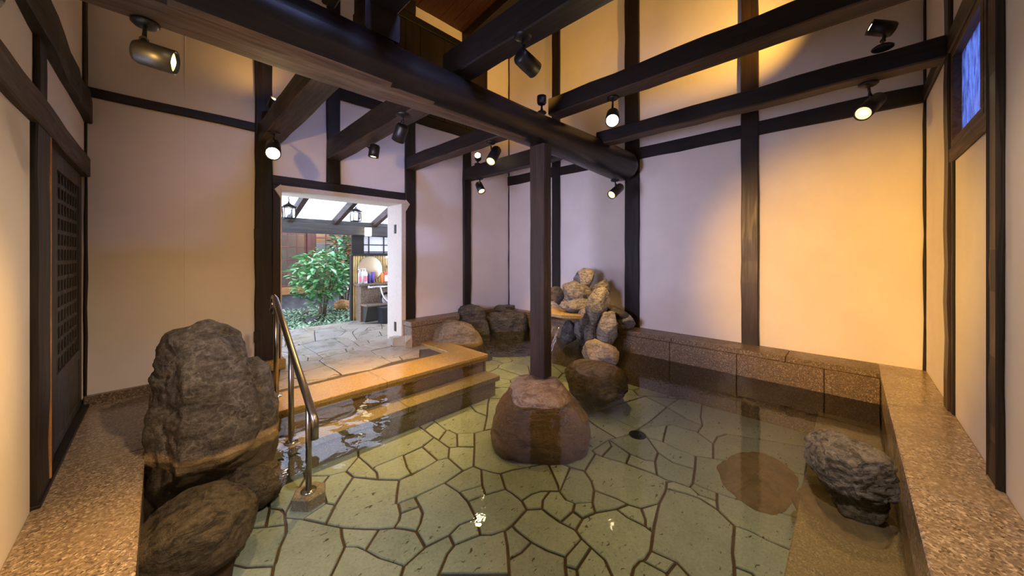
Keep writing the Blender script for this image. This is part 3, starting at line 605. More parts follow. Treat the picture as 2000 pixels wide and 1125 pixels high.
FAR = [[(3.415,3.012),(3.522,2.684),(3.557,2.671),(3.742,2.737),(3.916,3.046),(3.899,3.103),(3.661,3.267)],
[(4.006,3.993),(3.855,3.993),(3.693,3.611),(4.001,3.58),(4.099,3.732)],
[(3.15,2.552),(3.109,2.569),(3.168,2.483)],
[(2.999,3.993),(2.943,3.993),(2.878,3.755),(3.092,3.465),(3.277,3.508),(3.366,3.577)],
[(4.273,1.161),(4.273,1.36),(4.043,1.498),(3.933,1.429),(4.139,1.142)],
[(4.273,3.382),(4.273,3.733),(4.111,3.724),(4.014,3.572),(4.127,3.4)],
[(2.928,3.993),(2.607,3.993),(2.607,3.536),(2.864,3.758)],
[(4.273,1.881),(4.273,2.132),(4.01,2.205),(3.748,2.135),(3.858,1.809),(4.061,1.73)],
[(3.031,2.682),(3.103,2.582),(3.156,2.565),(3.507,2.683),(3.401,3.008),(3.29,3.065),(3.078,3.042),(3.026,2.984)],
[(2.607,3.34),(2.607,3.271),(2.771,3.043),(3.016,2.995),(3.067,3.051),(2.981,3.349)],
[(4.273,3.748),(4.273,3.993),(4.022,3.993),(4.112,3.739)],
[(4.273,2.147),(4.273,2.672),(3.991,2.595),(4.016,2.218)],
[(4.273,2.936),(4.273,3.367),(4.126,3.385),(3.913,3.106),(3.929,3.051)],
[(3.747,2.723),(3.565,2.659),(3.683,2.164),(3.739,2.148),(4.002,2.218),(3.977,2.596)],
[(4.273,1.377),(4.273,1.864),(4.069,1.718),(4.05,1.51)],
[(4.276,.945),(4.273,1.146),(4.148,1.129)],
[(3.411,2.152),(3.535,1.981),(3.611,2.123)],
[(3.46,3.993),(3.017,3.993),(3.379,3.584),(3.478,3.598)],
[(3.745,1.689),(3.924,1.44),(4.036,1.51),(4.054,1.717),(3.854,1.795)],
[(4.114,3.393),(4.001,3.565),(3.684,3.597),(3.595,3.553),(3.666,3.281),(3.904,3.117)],
[(4.273,2.687),(4.273,2.921),(3.927,3.036),(3.757,2.734),(3.984,2.608)],
[(3.406,3.022),(3.652,3.279),(3.581,3.551),(3.485,3.585),(3.379,3.569),(3.287,3.498),(3.298,3.077)],
[(3.55,2.658),(3.516,2.671),(3.164,2.553),(3.178,2.478),(3.402,2.167),(3.62,2.136),(3.669,2.162)],
[(3.545,1.968),(3.737,1.701),(3.844,1.805),(3.733,2.134),(3.678,2.151),(3.627,2.123)],
[(3.839,3.993),(3.474,3.993),(3.493,3.597),(3.587,3.564),(3.677,3.61)],
[(2.607,3.517),(2.607,3.355),(2.983,3.363),(3.08,3.458),(2.869,3.743)],
[(3.273,3.493),(3.093,3.451),(2.994,3.354),(3.08,3.057),(3.284,3.079)],
[(2.78,3.029),(3.02,2.692),(3.012,2.981)],
[(1.141,.686),(1.294,.753),(1.313,1.037),(1.267,1.084),(1.07,1.15),(.875,1.093),(.868,.999)],
[(1.1,.247),(1.416,.247),(1.533,.625),(1.3,.741),(1.144,.672),(1.083,.573)],
[(.475,.247),(.732,.247),(.727,.585),(.394,.488)],
[(.24,1.593),(-.043,1.593),(-.043,1.259),(.089,1.25)],
[(1.876,.464),(1.619,.725),(1.548,.64),(1.862,.452)],
[(.488,1.593),(.256,1.593),(.102,1.244),(.289,1.043),(.513,1.196)],
[(-.043,.247),(.101,.247),(.106,.504),(-.043,.531)],
[(.091,1.236),(-.043,1.244),(-.043,.845),(.279,.972),(.281,1.031)],
[(1.431,.247),(1.855,.247),(1.856,.439),(1.546,.618)],
[(.689,.796),(.345,.845),(.306,.581),(.387,.501),(.729,.601),(.738,.612)],
[(1.263,1.095),(1.099,1.254),(1.079,1.163)],
[(.854,.999),(.861,1.096),(.816,1.141),(.522,1.185),(.295,1.03),(.294,.968),(.344,.86),(.692,.81)],
[(1.087,1.267),(.838,1.522),(.827,1.151),(.871,1.107),(1.065,1.164)],
[(.283,.958),(-.043,.83),(-.043,.545),(.113,.517),(.292,.583),(.331,.852)],
[(1.609,.736),(1.326,1.024),(1.308,.753),(1.536,.647)],
[(.825,1.534),(.767,1.593),(.502,1.593),(.527,1.199),(.812,1.156)],
[(1.869,.247),(2.085,.246),(1.886,.454),(1.871,.44)],
[(.747,.247),(1.086,.247),(1.069,.568),(.749,.603),(.741,.592)],
[(1.072,.582),(1.13,.677),(.861,.985),(.702,.8),(.751,.618)],
[(.115,.247),(.46,.247),(.379,.489),(.297,.57),(.121,.505)]]
for poly in POOL + FAR:
    if max(p[0] for p in poly) > 4.0 and min(p[0] for p in poly) > 3.97: continue
    m = MB(); m.prism(poly, FZ - .03, FZ + random.uniform(-.003, .003), 0, .005); build('flagstone', m, TUFF, floor)
# rims: trim_1 back, trim_2 right, trim_3 left, trim_4 entrance side, trim_5 entrance platform border, trim_6 step, trim_7 bench
def slabs(name, mat, boxes, label=None):
    first = None
    for nm, a, b in boxes:
        m = MB(); m.box(a, b, .005)
        if first is None: first = struct(name, m, mat)
        else: build(nm, m, mat, first)
    return first
RT = .229
bx = [('core', (4.0, -.43, -.5), (XB, 3.1, .15)), ('core', (4.15, 3.1, -.5), (XB, YE, .15)), ('coping_slab', (4.13, 3.102, RT - .052), (XB, YE - .16, RT)), ('face_slab', (4.135, 3.102, -.45), (4.16, YE - .16, RT - .055))]
for y0, y1 in ((-.17, .42), (.42, 1.42), (1.42, 2.42), (2.42, 3.1)): bx.append(('coping_slab', (3.965, y0 + .002, RT - .052), (XB, y1 - .002, RT)))
for y0, y1 in ((-.17, .16), (.16, .80), (.80, 1.44), (1.44, 2.1), (2.1, 3.1)): bx.append(('face_slab', (3.972, y0 + .002, -.45), (4.01, y1 - .002, RT - .055)))
slabs('trim_1', GRAN, bx)
bx = [('core', (XL, YR, -.5), (XB, -.2, .15))]
for x0, x1 in ((XL, .9), (.9, 2.1), (2.1, 3.15), (3.15, XB)): bx.append(('coping_slab', (x0 + .0015, YR, RT - .052), (x1 - .0015, -.165, RT)))
for x0, x1 in ((XL, .5), (.5, 1.5), (1.5, 2.5), (2.5, 3.97)): bx.append(('face_slab', (x0 + .002, -.21, -.45), (x1 - .002, -.172, RT - .055)))
slabs('trim_2', GRANL, bx)
bx = [('core', (XL - .12, YR, -.5), (-.09, YE, -.08))]
for y0, y1 in ((YR, .55), (.55, 1.62), (1.62, 3.05), (3.05, YE)): bx.append(('granite_slab', (XL - .12 if y1 < 2.7 else XL, y0 + .0015, -.09), (-.066, y1 - .0015, -.02)))
bx.append(('face_slab', (-.10, YR, -.45), (-.07, 3.0, -.095)))
bx.append(('granite_slab', (-.064, 3.34, -.3), (.62, 4.22, -.02)))
slabs('trim_3', GRANL, bx)
slabs('trim_4', GRAN, [('core', (2.25, 4.04, -.45), (3.0, YE - .002, .22)), ('core', (3.0, 4.15, -.45), (4.26, YE - .002, .22)), ('coping_slab', (2.235, 4.0, .225), (3.0, YE - .001, .285)), ('coping_slab', (3.003, 4.12, .225), (XB, YE - .001, .285)), ('face_slab', (2.245, 4.005, -.42), (2.99, 4.035, .22)), ('face_slab', (2.99, 4.125, -.42), (XB, 4.15, .22))])
slabs('trim_5', GRANW, [('core', (.0, 3.04, -.45), (2.62, 3.38, -.075)), ('granite_slab', (.28, 3.0, -.07), (1.44, 3.41, 0)), ('granite_slab', (1.443, 3.0, -.07), (2.66, 3.41, 0)), ('granite_slab', (2.385, 3.413, -.09), (2.66, 4.02, 0)), ('face_slab', (2.63, 3.03, -.45), (2.655, 4.0, -.075))])
slabs('trim_6', GRANU, [('core', (.30, 2.83, -.45), (2.62, 3.04, -.26)), ('granite_slab', (.28, 2.80, -.255), (1.54, 3.04, -.20)), ('granite_slab', (1.543, 2.80, -.255), (2.66, 3.04, -.20))])
slabs('trim_7', GRANU, [('core', (.6, -.172, -.45), (3.97, .175, -.26)), ('granite_slab', (.6, -.172, -.258), (1.95, .20, -.2)), ('granite_slab', (1.953, -.172, -.258), (2.95, .20, -.2)), ('granite_slab', (2.953, -.172, -.258), (3.97, .20, -.2))])
# water
mb = MB(); mb.grid(-.068, 3.972, -.172, 3.0, WZL, 40, 30); mb.grid(2.66, 4.135, 3.0, 4.125, WZL, 12, 10)
water = struct('water', mb, WATER, 'clear shallow hot spring water filling the stone pool')

# entrance floor -------------------------------------------------------
EZ = -.03
mb = MB(); mb.box((.62, 3.38, -.3), (2.388, 4.3, EZ - .012)); mb.box((.2, 4.3, -.3), (4.6, 5.99, EZ - .012)); floor_2 = struct('floor_entrance', mb, GROUT)
for poly in [[(1.849,4.842),(1.805,4.537),(1.952,4.605),(1.972,4.674),(1.997,4.763),(1.9,4.889),(1.851,5.095)],
[(1.725,5.22),(1.702,4.908),(1.69,4.606),(1.712,4.548),(1.793,4.534),(1.837,4.843),(1.844,5.098)],
[(1.905,4.9),(1.988,5.242),(2.027,5.387),(2.087,5.504),(2.023,5.589),(1.874,5.363),(1.728,5.233),(1.855,5.103)],
[(1.949,4.235),(2.086,4.235),(2.376,4.937),(2.261,4.869),(1.998,4.684),(1.983,4.669),(1.962,4.597),(1.81,4.527),(1.858,4.513),(1.924,4.33)],
[(1.849,4.503),(1.796,4.521),(1.713,4.536),(1.692,4.421),(1.818,4.225),(1.937,4.234),(1.913,4.327)],
[(1.82,4.213),(1.797,4.042),(1.813,3.93),(1.787,3.78),(1.938,3.741),(2.16,3.837),(2.276,3.862),(2.392,3.815),(2.463,3.881),(2.303,4.198),(2.089,4.223),(1.945,4.223)],
[(2.215,5.381),(2.342,5.586),(2.236,5.662),(2.099,5.501),(2.038,5.382),(2.002,5.251)],
[(2.137,5.202),(2.372,5.203),(2.265,4.884),(2.384,4.953),(2.594,4.739),(2.781,5.08),(2.472,5.337),(2.22,5.371),(2.008,5.242)],
[(1.912,4.893),(2.011,4.766),(1.982,4.68),(1.99,4.693),(2.252,4.878),(2.355,5.191),(2.135,5.19),(1.998,5.233)],
[(2.471,5.35),(2.553,5.527),(2.353,5.581),(2.229,5.382)],
[(3.03,5.398),(2.794,5.078),(2.603,4.73),(2.963,4.364),(3.538,4.948)],
[(2.641,5.728),(2.567,5.529),(2.482,5.345),(2.788,5.09),(3.021,5.406)],
[(1.478,5.21),(1.273,5.144),(1.302,5.101),(1.311,4.577),(1.465,4.617),(1.629,4.556),(1.678,4.607),(1.69,4.909),(1.713,5.227)],
[(1.865,5.371),(2.017,5.601),(2.031,5.845),(1.929,5.972),(1.683,5.977),(1.485,5.222),(1.717,5.239)],
[(1.239,4.001),(1.253,3.86),(1.253,3.584),(1.527,3.531),(1.775,3.608),(1.774,3.776),(1.801,3.93),(1.785,4.042),(1.809,4.217),(1.684,4.412),(1.585,4.36),(1.455,4.347),(1.306,4.316),(1.245,4.238)],
[(1.14,4.304),(.933,4.458),(.923,4.478),(.846,4.132),(1.024,3.951),(1.227,4.006),(1.233,4.237)],
[(1.297,4.323),(1.299,4.564),(1.235,4.568),(1.179,4.598),(1.196,4.465),(1.15,4.311),(1.238,4.248)],
[(1.024,3.939),(.869,3.881),(.907,3.783),(.955,3.654),(1.041,3.606),(1.112,3.572),(1.194,3.641),(1.242,3.591),(1.241,3.859),(1.228,3.993)],
[(1.592,4.376),(1.68,4.424),(1.702,4.542),(1.682,4.594),(1.636,4.546)],
[(1.464,4.604),(1.311,4.564),(1.309,4.328),(1.454,4.358),(1.579,4.371),(1.623,4.545)],
[(2.034,5.861),(2.072,6.013),(1.942,5.975)],
[(2.043,5.849),(2.238,5.674),(2.353,5.593),(2.558,5.539),(2.631,5.736),(2.346,6),(2.085,6.015)],
[(1.29,5.097),(1.262,5.139),(1.122,5.05),(1.112,5.197),(1.17,5.422),(1.208,5.751),(1.016,4.877),(1.022,4.866),(1.051,4.721),(1.175,4.614),(1.238,4.58),(1.299,4.576)],
[(1.217,5.762),(1.426,5.822),(1.668,5.98),(1.268,6.008)],
[(1.183,5.425),(1.254,5.41),(1.291,5.245),(1.272,5.156),(1.472,5.22),(1.671,5.973),(1.431,5.811),(1.214,5.749)],
[(1.787,3.61),(1.899,3.609),(1.931,3.73),(1.786,3.767)],
[(1.133,5.071),(1.258,5.151),(1.279,5.245),(1.244,5.4),(1.181,5.414),(1.124,5.195)],
[(2.095,5.514),(2.226,5.669),(2.042,5.835),(2.029,5.601)],
[(.783,3.808),(.774,3.828),(.718,3.581),(1.106,3.567),(1.035,3.595),(.945,3.645),(.895,3.779),(.859,3.875)],
[(1.011,3.947),(.843,4.118),(.778,3.841),(.786,3.827),(.858,3.89)],
[(1.911,3.608),(2.101,3.573),(2.264,3.848),(2.163,3.826),(1.944,3.73)],
[(1.04,4.715),(1.011,4.861),(1.011,4.864),(.928,4.491),(.942,4.467),(1.14,4.319),(1.184,4.466),(1.166,4.606)],
[(2.304,4.21),(2.588,4.728),(2.385,4.934),(2.098,4.234)],
[(2.472,3.89),(2.954,4.355),(2.597,4.719),(2.314,4.204)],
[(1.193,3.625),(1.122,3.569),(1.234,3.584)]]:
    m = MB(); m.prism(poly, EZ - .03, EZ + random.uniform(-.002, .002), 0, .004); build('flagstone', m, FLAG, floor_2)
for x0, x1 in ((.3, .95), (.96, 1.6), (1.61, 2.2), (2.21, 2.9), (2.91, 3.8)):
    m = MB(); m.box((x0, 6.045, -.3), (x1, 6.33 + random.uniform(-.04, .04), EZ), .01); build('edging_stone', m, FLAG, floor_2)
m = MB(); m.box((.872, YE - .02, -.2), (2.24, YE + .4, EZ - .0125)); build('threshold', m, GROUT, floor_2)
# white door casing
mb = MB(); mb.box((2.222, YE - .045, -.02), (2.285, YE + .36, 1.88), .004)
mb.box((.872, YE - .05, 1.825), (2.285, YE + .36, 1.877), .004); mb.box((.872, YE - .03, -.02), (.884, YE + .02, 1.83), .002)
trim_8 = struct('trim_8', mb, WHITE)
for z0, z1 in ((1.44, 1.56), (.12, .245)):
    m = MB(); m.box((2.214, YE + .1, z0), (2.223, YE + .15, z1), .002); build('latch_plate', m, BLACK, trim_8, 'black metal plate')
for x0, s in ((.872, -1), (2.285, 1)):
    m = MB(); m.loft([[(x0, YE - .052, 1.885), (x0 + s * .055, YE - .052, 1.83), (x0 + s * .002, YE - .052, 1.74)], [(x0, YE - .03, 1.885), (x0 + s * .055, YE - .03, 1.83), (x0 + s * .002, YE - .03, 1.74)]]); build('corner_piece', m, WHITE, trim_8)

# ================================================================== FREE TIMBERS
def log_mesh():
    mb = MB(); n = 40; rings = []
    xs = [XL + (4.07 - XL) * i / 72 for i in range(73)]
    def R(x): return .155 + .010 * math.sin(x * 2.2 + .5) + (.035 * max(0, (x - 2.9) / 1.2) ** 1.2 if x > 2.9 else 0) + (.012 if x < 1 else 0)
    tail = [(4.09, .97), (4.105, .9), (4.115, .8), (4.118, .55), (4.119, .2)]
    for x, k in [(x, 1) for x in xs] + tail:
        r = R(min(x, 4.07)) * k; zc = 2.285 - .02 * max(0, x - 3); ring = []
        for j in range(n):
            a = 2 * PI * j / n; y, z = math.cos(a), math.sin(a)
            d = 1 + .035 * noise.fractal(Vector((x * 1.1, y * 1.4, z * 1.4 + 5)), 1, 2, 3) + .012 * noise.noise(Vector((x * 3, y * 5, z * 5)))
            py, pz = 2.05 + y * r * 1.05 * d, zc + z * r * d
            cut = 2.135 + .006 * noise.noise(Vector((x * 4, py * 5, 1))) - .05 * min(1, max(0, (x - 1.6) / .8))
            if pz < cut: pz = cut + (pz - cut) * .06
            ring.append((x, py, pz))
        rings.append(ring)
    mb.loft(rings, 0, True)
    # hewn underside takes the bare brown wood
    for i, f in enumerate(mb.f):
        c = sum((mb.v[k] for k in f), Vector()) / len(f)
        if c.z < 2.155 and c.x < 2.2: mb.m[i] = 1
    return mb
log = solo('log_beam', 'thick round log beam with pale hewn underside crossing the whole room on the pillar', 'beam', log_mesh(), [wood_mat('weathered log', (.006, .005, .005), (.028, .020, .017), 0, .38, .8), wood_mat('bare hewn wood', (.045, .025, .014), (.17, .105, .062), 0, .6)])

def free(name, label, a, b, ax, seed, mats, jit=.006, group=None):
    m = MB(); m.timber(a, b, ax, seed, jit, .009)
    if len(mats) > 1:   # underside painted browner, as if lit from below
        for i, f in enumerate(m.f):
            c = sum((m.v[k] for k in f), Vector()) / len(f)
            if c.z < min(a[2], b[2]) + .012: m.m[i] = 1
    return solo(name, label, 'beam', m, mats, group)
free('cross_beam', 'dark cross beam resting on the log, its end nearest the entrance, uppermost left', (.83, -.43, 2.60), (1.0, 2.17, 2.79), 1, 51, [WY])
free('bearer_block', 'short dark block between the log and the cross beam above the doorway side', (.80, 1.95, 2.43), (1.02, 2.13, 2.60), 1, 52, [WY])
free('slim_rafter', 'slim dark rafter beside the cross beam over the left part of the log', (.66, -.43, 2.62), (.73, 2.2, 2.76), 1, 53, [WY])
free('cross_beam', 'dark cross beam over the middle of the log carrying a downward black spotlight', (1.47, -.43, 2.455), (1.625, 2.16, 2.645), 1, 54, [WY])
free('cross_beam', 'long upper cross beam from the log over the pillar towards the top right', (2.735, -.43, 2.56), (2.905, 2.17, 2.725), 1, 55, [WY, BRY])
free('cross_beam', 'long lower cross beam from the log end to the right wall post', (3.30, -.41, 2.342), (3.44, 1.96, 2.478), 1, 56, [WY, BRY])
free('tie_beam', 'short tie beam from the post left of the doorway to the log', (.68, 2.16, 2.285), (.86, 4.23, 2.47), 1, 57, [WY, BRY])
free('tie_beam', 'short tie beam above the middle of the doorway running to the log', (1.32, 2.15, 2.245), (1.47, 4.235, 2.46), 1, 58, [WY, BRY])
free('tie_beam', 'short tie beam from the post right of the doorway to the log', (2.285, 2.15, 2.298), (2.43, 4.23, 2.455), 1, 59, [WY, BRY])
free('tie_beam', 'tie beam nearest the far corner, running behind the pillar to the log', (3.26, 2.2, 2.297), (3.40, 4.23, 2.485), 1, 60, [WY])
free('purlin', 'dark purlin lying behind the log on its far side', (1.9, 2.36, 2.50), (4.235, 2.50, 2.66), 0, 61, [WX])
# pillar
m = MB(); m.timber((2.365, 1.93, .055), (2.475, 2.095, 2.14), 2, 71, .002, .006)
pil = thing('pillar', 'square brown wooden pillar standing on the rock in the pool under the log', 'pillar', (2.42, 2.01, .055))
build('shaft', m, BRZ, pil)
m = MB(); m.box((2.418, 1.926, .06), (2.424, 1.932, 2.13), .0005); build('groove', m, WZ, pil)

# ================================================================== SPOTLIGHTS
def spot(label, mount, joint, tail, lens, r, lit=0, energy=60, spread=70, aim=None, mdir=(0, 0, 1), canopy=True, blend=1.0, col=WARM):
    """mount on timber, joint of the stem, barrel from tail to lens"""
    mount, joint, tail, lens = map(Vector, (mount, joint, tail, lens)); d = (lens - tail).normalized(); md = Vector(mdir).normalized()
    t = thing('spotlight', label, 'spotlight', mount, 'black spotlights on the beams')
    if canopy:
        m = MB(); m.lathe([(r * .95, 0), (r * 1.05, -.004), (r * 1.05, -.012), (r * .8, -.022), (r * .35, -.026)], mount, md, 24); build('canopy', m, BLACK, t)
    m = MB(); m.tube([mount - md * .02, joint], r * .16, 8); m.tube([joint, joint.lerp(tail.lerp(lens, .3), .6)], r * .22, 8)
    m.lathe([(r * .3, -r * .12), (r * .3, r * .12)], joint, d.cross(Vector((0, 0, 1))) if abs(d.z) < .95 else (1, 0, 0), 10); build('stem', m, BLACK, t)
    L = (lens - tail).length; m = MB()
    m.lathe([(r * .35, 0), (r * .8, r * .12), (r * .96, r * .4), (r, L * .5), (r, L), (r * .86, L), (r * .84, L - .012), (.001, L - .013)], tail, d, 28); body = build('barrel', m, BLACK, t)
    if lit:
        m = MB(); m.lathe([(r * .84, 0), (r * .6, .004), (.001, .006)], lens - d * .011, d, 20); build('lens', m, LENS if lit == 1 else STAR, body, 'glowing warm lens')
        if lit == 1:
            m = MB(); m.lathe([(r * .45, 0), (r * .4, .003), (.001, .004)], lens - d * .007, d, 16); build('bulb', m, CORE, body, 'bright white bulb')
    if energy:
        l = bpy.data.lights.new('spot', 'SPOT'); l.energy = energy; l.color = col; l.spot_size = math.radians(spread); l.spot_blend = blend; l.shadow_soft_size = .03
        o = bpy.data.objects.new('spot_light', l); COL.objects.link(o); o.parent = t; p = lens + d * .012
        o.location = p - mount; a = (Vector(aim) - p) if aim else d
        o.rotation_mode = 'QUATERNION'; o.rotation_quaternion = Vector((0, 0, -1)).rotation_difference(a.normalized())
    return t
spot('largest black spotlight hanging under the left end of the log, pointing right', (-0.047,2.122,2.135), (-0.045,1.887,1.955), (-0.073,1.858,1.895), (0.038,1.823,1.877), .043, 1, 470, 40, (4.27, -.15, .9), col=(1, .50, .03))
spot('black spotlight hanging under the middle cross beam, lens turned away', (1.512,1.391,2.462), (1.507,1.391,2.399), (1.488,1.41,2.344), (1.635,1.404,2.303), .052, 0, 24, 80, (3.0, .9, -.4))
spot('black spotlight under the tie beam over the middle of the doorway, lens turned away', (1.316,2.488,2.25), (1.325,2.504,2.201), (1.33,2.499,2.173), (1.328,2.586,2.065), .05, 0, 70, 75, (1.9, 3.3, 0))
spot('small black spotlight on a side arm above the doorway, shining down', (1.475,3.562,2.268), (1.42,3.335,2.19), (1.45,3.276,2.219), (1.436,3.29,2.095), .048, 1, 160, 60, (1.35, 3.12, 0), (-1, 0, 0), False)
spot('black spotlight under the tie beam right of the doorway, lens facing the pool', (2.351,2.617,2.303), (2.385,2.638,2.242), (2.46,2.633,2.257), (2.31,2.571,2.083), .052, 1, 25, 80, (2.0, 1.6, -.1))
spot('small upright spotlight standing on the tie beam in the far corner', (3.298,3.954,2.49), (3.122,3.743,2.454), (3.224,3.853,2.539), (3.128,3.751,2.558), .048, 2, 8, 120, None, (0, 0, -1))
spot('black spotlight under the tie beam nearest the far corner, shining down', (3.337,3.953,2.298), (2.993,3.546,2.125), (3.004,3.591,2.119), (2.986,3.496,1.994), .05, 1, 90, 70, (3.5, 3.2, .1))
spot('bright spotlight under the upper cross beam, dazzling towards the camera', (2.84,1.521,2.565), (2.34,1.257,2.218), (2.407,1.289,2.224), (2.22,1.193,2.092), .048, 2, 24, 110, (0.6, .8, -.3))
spot('black spotlight hanging under the log end, lit lens to the lower left', (3.971,2.099,2.09), (3.634,1.908,1.95), (3.722,1.89,1.942), (3.534,1.911,1.821), .05, 1, 90, 70, (3.5, 2.5, .2))
spot('black spotlight standing on the lower cross beam, shining up at the back wall', (3.262,-0.148,2.478), (3.595,-0.164,2.672), (3.614,-0.226,2.732), (3.572,-0.097,2.79), .05, 1, 150, 82, (4.27, 2.3, 4.5), (0, 0, -1), col=(1, .52, .085))
spot('black spotlight under the right part of the lower cross beam, facing the camera', (3.442,-0.089,2.345), (3.56,-0.099,2.302), (3.676,-0.147,2.296), (3.395,-0.061,2.126), .05, 1, 26, 90, (1.2, .9, -.4))
spot('spotlight standing on the tie beam left of the doorway, only its lens showing', (.77, 3.99, 2.47), (0.748,4.005,2.545), (0.746,4.036,2.578), (0.768,3.956,2.655), .038, 1, 5, 130, (.3, 4.27, 3.6), (0, 0, -1), col=(1, .52, .085))
spot('spotlight standing on top of the log beside the upper cross beam', (2.518,2.08,2.484), (2.414,1.994,2.467), (2.399,1.982,2.5), (2.399,1.982,2.578), .042, 0, 70, 95, (3.6, 3.4, 4.3), (0, 0, -1), True, col=(1, .52, .085))
spot('bright spotlight under the tie beam left of the doorway, dazzling towards the camera', (0.733,3.816,2.29), (0.598,3.13,2.014), (0.621,3.25,2.023), (0.573,3.013,1.891), .05, 2, 95, 66, (-.15, 1.2, -.1))

spot('added unseen spotlight under the left wall lintel, a fill for the entrance wall', (-.36, 1.15, 1.755), (-.33, 1.15, 1.70), (-.34, 1.08, 1.69), (-.26, 1.24, 1.67), .045, 1, 50, 74, (1.5, 4.27, 1.5))  # fill lamp added out of view to brighten the entrance wall
spot('added unseen spotlight under the uppermost left cross beam, a fill for the left boulders', (.91, .35, 2.60), (.91, .35, 2.55), (.95, .28, 2.56), (.86, .45, 2.42), .05, 1, 120, 74, (.12, 2.35, .1), col=(1, .72, .44))  # added lamp, out of view, lifting the boulders and left slab
spot('added unseen spotlight under the uppermost left cross beam, a fill for the right rim', (.91, .05, 2.60), (.91, .05, 2.55), (.84, .09, 2.56), (.99, .02, 2.43), .05, 1, 55, 80, (2.4, -.10, 0), col=(1, .74, .50))  # also added out of view, brightens the right rim

# ================================================================== ROCKS
mb = loft_rock((0.193,2.914), (0.998,-0.066), [(0.690,-0.098,0.062,0.0,0.14),(0.671,-0.157,0.115,-0.08,0.17),(0.625,-0.187,0.168,-0.13,0.2),(0.528,-0.215,0.206,-0.17,0.22),(0.398,-0.234,0.228,-0.22,0.24),(0.237,-0.246,0.267,-0.26,0.24),(0.010,-0.252,0.295,-0.3,0.24), (-.08,-.28,.30,-.28,.24), (-.26,-.26,.30,-.12,.24), (-.44,-.24,.28,.02,.24)], 3, .038, 170, 100, ((-.85, -.5, .12, .235), (.30, -.92, .22, .30), (.75, -.25, .6, .47), (-.35, -.75, .55, .44), (.05, -.6, .8, .60)))
m2 = loft_rock((0.197,2.968), (0.998,-0.066), [(0.411,0.204,0.306,-0.04,0.1),(0.368,0.141,0.348,-0.12,0.14),(0.253,0.088,0.354,-0.18,0.16),(0.121,0.063,0.372,-0.22,0.18), (-.2,.1,.36,-.25,.2), (-.44,.1,.36,-.25,.2)], 8, .03, 90, 50); mb.add(m2.v, m2.f, 0, True)
solo('boulder', 'tall dark boulder at the left pool edge beside the handrail, ochre line at the water', 'rock', mb, ROCKB)
rock('submerged_boulder', 'large rounded brown boulder under water in the front left corner', (*(0.128,2.396), -.265), (.255, .26, .185), 21, ROCKU, 'rocks under the water', rot=0, sub=5, cuts=3, amp=.06)
rock('submerged_boulder', 'small dark boulder under water between the tall boulder and the handrail foot', (*(0.425,2.664), -.28), (.15, .15, .15), 22, ROCKU, 'rocks under the water', rot=.2, cuts=5)
rock('pale_stone', 'small flat pale stone on the pool floor between the slab and the boulder', (*(0.001,3.168), -.41), (.07, .05, .025), 23, ROCKG, 'rocks under the water', sub=3)
mb = loft_rock((2.271,1.898), (.70, -.713), [(-.44, -.40, .40, -.36, .34), (-.33, -.41, .41, -.37, .34), (-.2, -.37, .38, -.35, .33), (-.08, -.29, .30, -.32, .32), (-.01, -.25, .24, -.29, .32), (.035, -.22, .2, -.24, .30)], 5, .024)
solo('footing_rock', 'big tan rock in the middle of the pool carrying the wooden pillar', 'rock', mb, ROCKP)
mb = MB(); c = (2.723,0.044,0.03)
rock_blob(mb, (2.676,0.058,0.014), (.20, .16, .125), 31, .5, (.1, .1), 5, 4, .11); rock_blob(mb, (2.506,-0.011,0.044), (.215, .17, .135), 35, .3, (0, .1), 5, 5, .11)
rock_blob(mb, (2.529,-0.006,-0.099), (.16, .13, .12), 36, .3, (0, 0), 4, 5, .1)
solo('ledge_rock', 'double humped grey rock rising from the water beside the right rim', 'rock', mb, ROCKG)
rock('tan_rock', 'low tan silted rock under water around the grey ledge rock', (*(2.512,0.011), -.24), (.27, .22, .08), 37, ROCKT, 'rocks under the water', rot=.4, cuts=3, amp=.05)
rock('tan_rock', 'flat brown patch under water left of the granite bench', (*(2.949,0.452), -.43), (.40, .26, .05), 38, ROCKT, 'rocks under the water', rot=.22, cuts=4, amp=.05)  # low flat brown shape on the pool floor

FG = 'piled rocks of the waterfall'
def frock(label, cw, seed, mat=ROCKG, dy=.8, rot=0, tilt=(0, 0), cuts=7, amp=.09, k=1.22, flat=None):
    c, (hw, hh) = cw
    m = MB(); rock_blob(m, c, (hw * dy * k, hw * k, hh * k), seed, rot - .10, tilt, 4, cuts, amp, flat); return solo('fall_rock', label, 'rock', m, mat, FG)
U = -.8
frock('smooth grey boulder on the very top of the rock fall', ((3.95,2.531,0.84),(0.15,0.113)), 41, ROCKG, .9, U, (0, -.25), 4, .06)
frock('grey rock leaning on the wall, right behind the top boulder', ((4.05,2.356,0.671),(0.125,0.155)), 42, ROCKG, .8, U, (0, .4), 6)
frock('broad pale craggy rock below the top boulder', ((3.85,2.593,0.635),(0.237,0.136)), 43, ROCKG, .8, U, (0, 0), 8, .12)
frock('overhanging ledge rock above the spout slab', ((3.74,2.535,0.519),(0.192,0.089)), 44, ROCKG, .9, U, (0, .06), 8, .1)
frock('grey rock at the upper left of the rock fall, partly behind the pillar', ((3.92,2.989,0.565),(0.12,0.113)), 45, ROCKD, .9, U)
frock('craggy rock left of the spout opening, partly behind the pillar', ((3.86,2.966,0.382),(0.144,0.122)), 46, ROCKG, .9, U)
frock('large oval rock leaning in the middle of the rock fall', ((3.68,2.175,0.527),(0.145,0.203)), 47, ROCKG, .8, U, (0, .35), 6, .08)
frock('narrow wedge rock below the leaning oval rock', ((3.62,2.298,0.409),(0.087,0.106)), 48, ROCKG, .9, U, (0, .5))
frock('long flat rock lying against the foot of the wall post', ((3.98,2.09,0.424),(0.16,0.074)), 49, ROCKD, .8, U, (0, .2))
